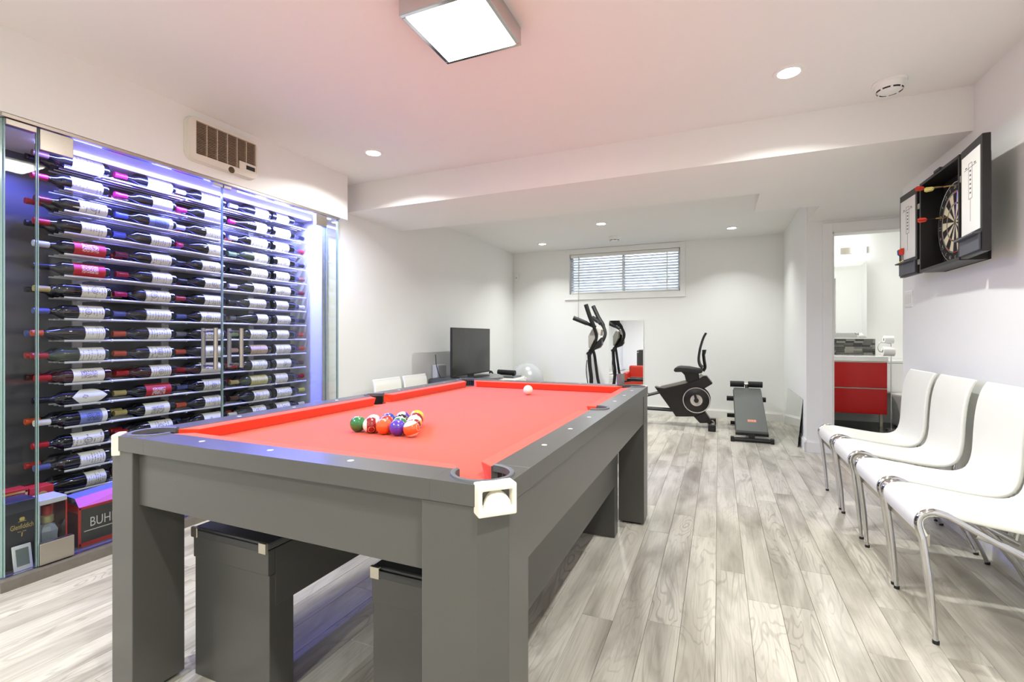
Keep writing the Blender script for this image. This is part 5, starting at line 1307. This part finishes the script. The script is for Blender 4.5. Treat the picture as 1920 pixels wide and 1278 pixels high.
# silver exercise ball
bp_ = on_z(987, 713, .455); 
eb = on_y(987, 713, 6.62); R_ = .258
bo = MB().sphere((0, 0, 0), R_, 40, 28).build('exercise_ball', mat('ball_silver', (196, 198, 200), .22, .25, noise=.03), smooth=80); bo.location = (eb.x, 6.62, .20 + R_)
tag(bo, 'silver exercise ball in the back left corner', 'exercise ball')
bs_ = thing('ball_stool', 'low black round base under the silver ball', 'stool', (eb.x, 6.62, 0))
MB().lathe([(.19, 0), (.20, .02), (.17, .18), (.155, .21)], (eb.x, 6.62, 0), n=32, cap=False).lathe([(.001, 0), (.19, 0)], (eb.x, 6.62, 0), n=32, cap=False).build('base', M_BLACK, bs_, smooth=50)
MB().torus((eb.x, 6.62, .20), .165, .015, 32, 8).build('rim', M_RUBBER, bs_, smooth=60)
# low-back white chairs along the left wall, a dark one, a white panel
lc = make_chair('chair', 'white low-back chair behind the table, nearer the wine cellar', .705, 'white low-back chairs along the left wall')
lc.location = (-2.44, 3.765, 0); lc.rotation_euler = (0, 0, math.pi)
lc2 = copy_tree(lc); lc2['label'] = 'white low-back chair behind the table, nearer the television'; lc2.location = (-2.44, 4.222, 0)
dk = thing('stool', 'small dark stool beside the white chairs near the television', 'stool', (-2.75, 4.56, 0))
MB().box((-2.93, 4.46, .56), (-2.6, 4.655, .645)).build('cushion', mat('stool_vinyl', (66, 68, 66), .45, noise=.05), dk, bevel=.025, seg=3)
for xx in (-2.91, -2.65):
    for yy in (4.48, 4.62): MB().box((xx, yy, 0), (xx + .03, yy + .03, .562)).build('leg', M_BLACK, dk)
wp = thing('speaker', 'white box speaker on the stand end beside the television', 'speaker', (-2.96, 4.50, .626))
MB().box((-3.02, 4.70, .6265), (-2.95, 4.88, .78)).build('cabinet', mat('speaker_white', (214, 216, 218), .4), wp, bevel=.006)
MB().box((-2.9502, 4.715, .64), (-2.946, 4.885, .765)).build('grille', mat('speaker_cloth', (196, 198, 200), .8), wp)
cb_ = MB().tube(smoothpath([(-2.96, 4.675, .90), (-2.95, 4.68, .76), (-2.90, 4.69, .64), (-2.82, 4.69, .632)], 5), .004, 6).build('cable', M_BLACK); tag(cb_, 'thin black cable hanging beside the television', 'cable')
# red armchair standing between table and back wall (seen in the wall mirror)
ra = thing('armchair', 'small red armchair between the table and the back wall', 'armchair', (-1.42, 4.75, 0))
M_RV = mat('red_vinyl', (206, 60, 44), .45, noise=.04)
MB().box((-1.62, 4.56, .12), (-1.24, 4.94, .32)).build('seat', M_RV, ra, bevel=.04, seg=3)
MB().box((-1.62, 4.50, .12), (-1.24, 4.60, .54)).build('backrest', M_RV, ra, bevel=.035, seg=3)
for xx in (-1.68, -1.26): MB().box((xx, 4.54, .12), (xx + .09, 4.94, .42)).build('armrest', M_RV, ra, bevel=.03, seg=3)
for xx in (-1.60, -1.29):
    for yy in (4.56, 4.88): MB().box((xx, yy, 0), (xx + .035, yy + .035, .125)).build('leg', M_STEEL, ra)
# drinking glass on the far table rail
gp = on_z(1162, 716, .80)
gl = thing('drinking_glass', 'small smoky glass standing on the far rail of the pool table', 'glass', (-.56, 3.012, .80))
MB().lathe([(.018, .8003), (.022, .802), (.026, .87), (.0245, .87), (.020, .806), (.001, .806)], (-.56, 3.012, 0), n=20, cap=False).build('tumbler', mat('smoky_glass', (110, 116, 116), .1, spec=.7), gl, smooth=50)
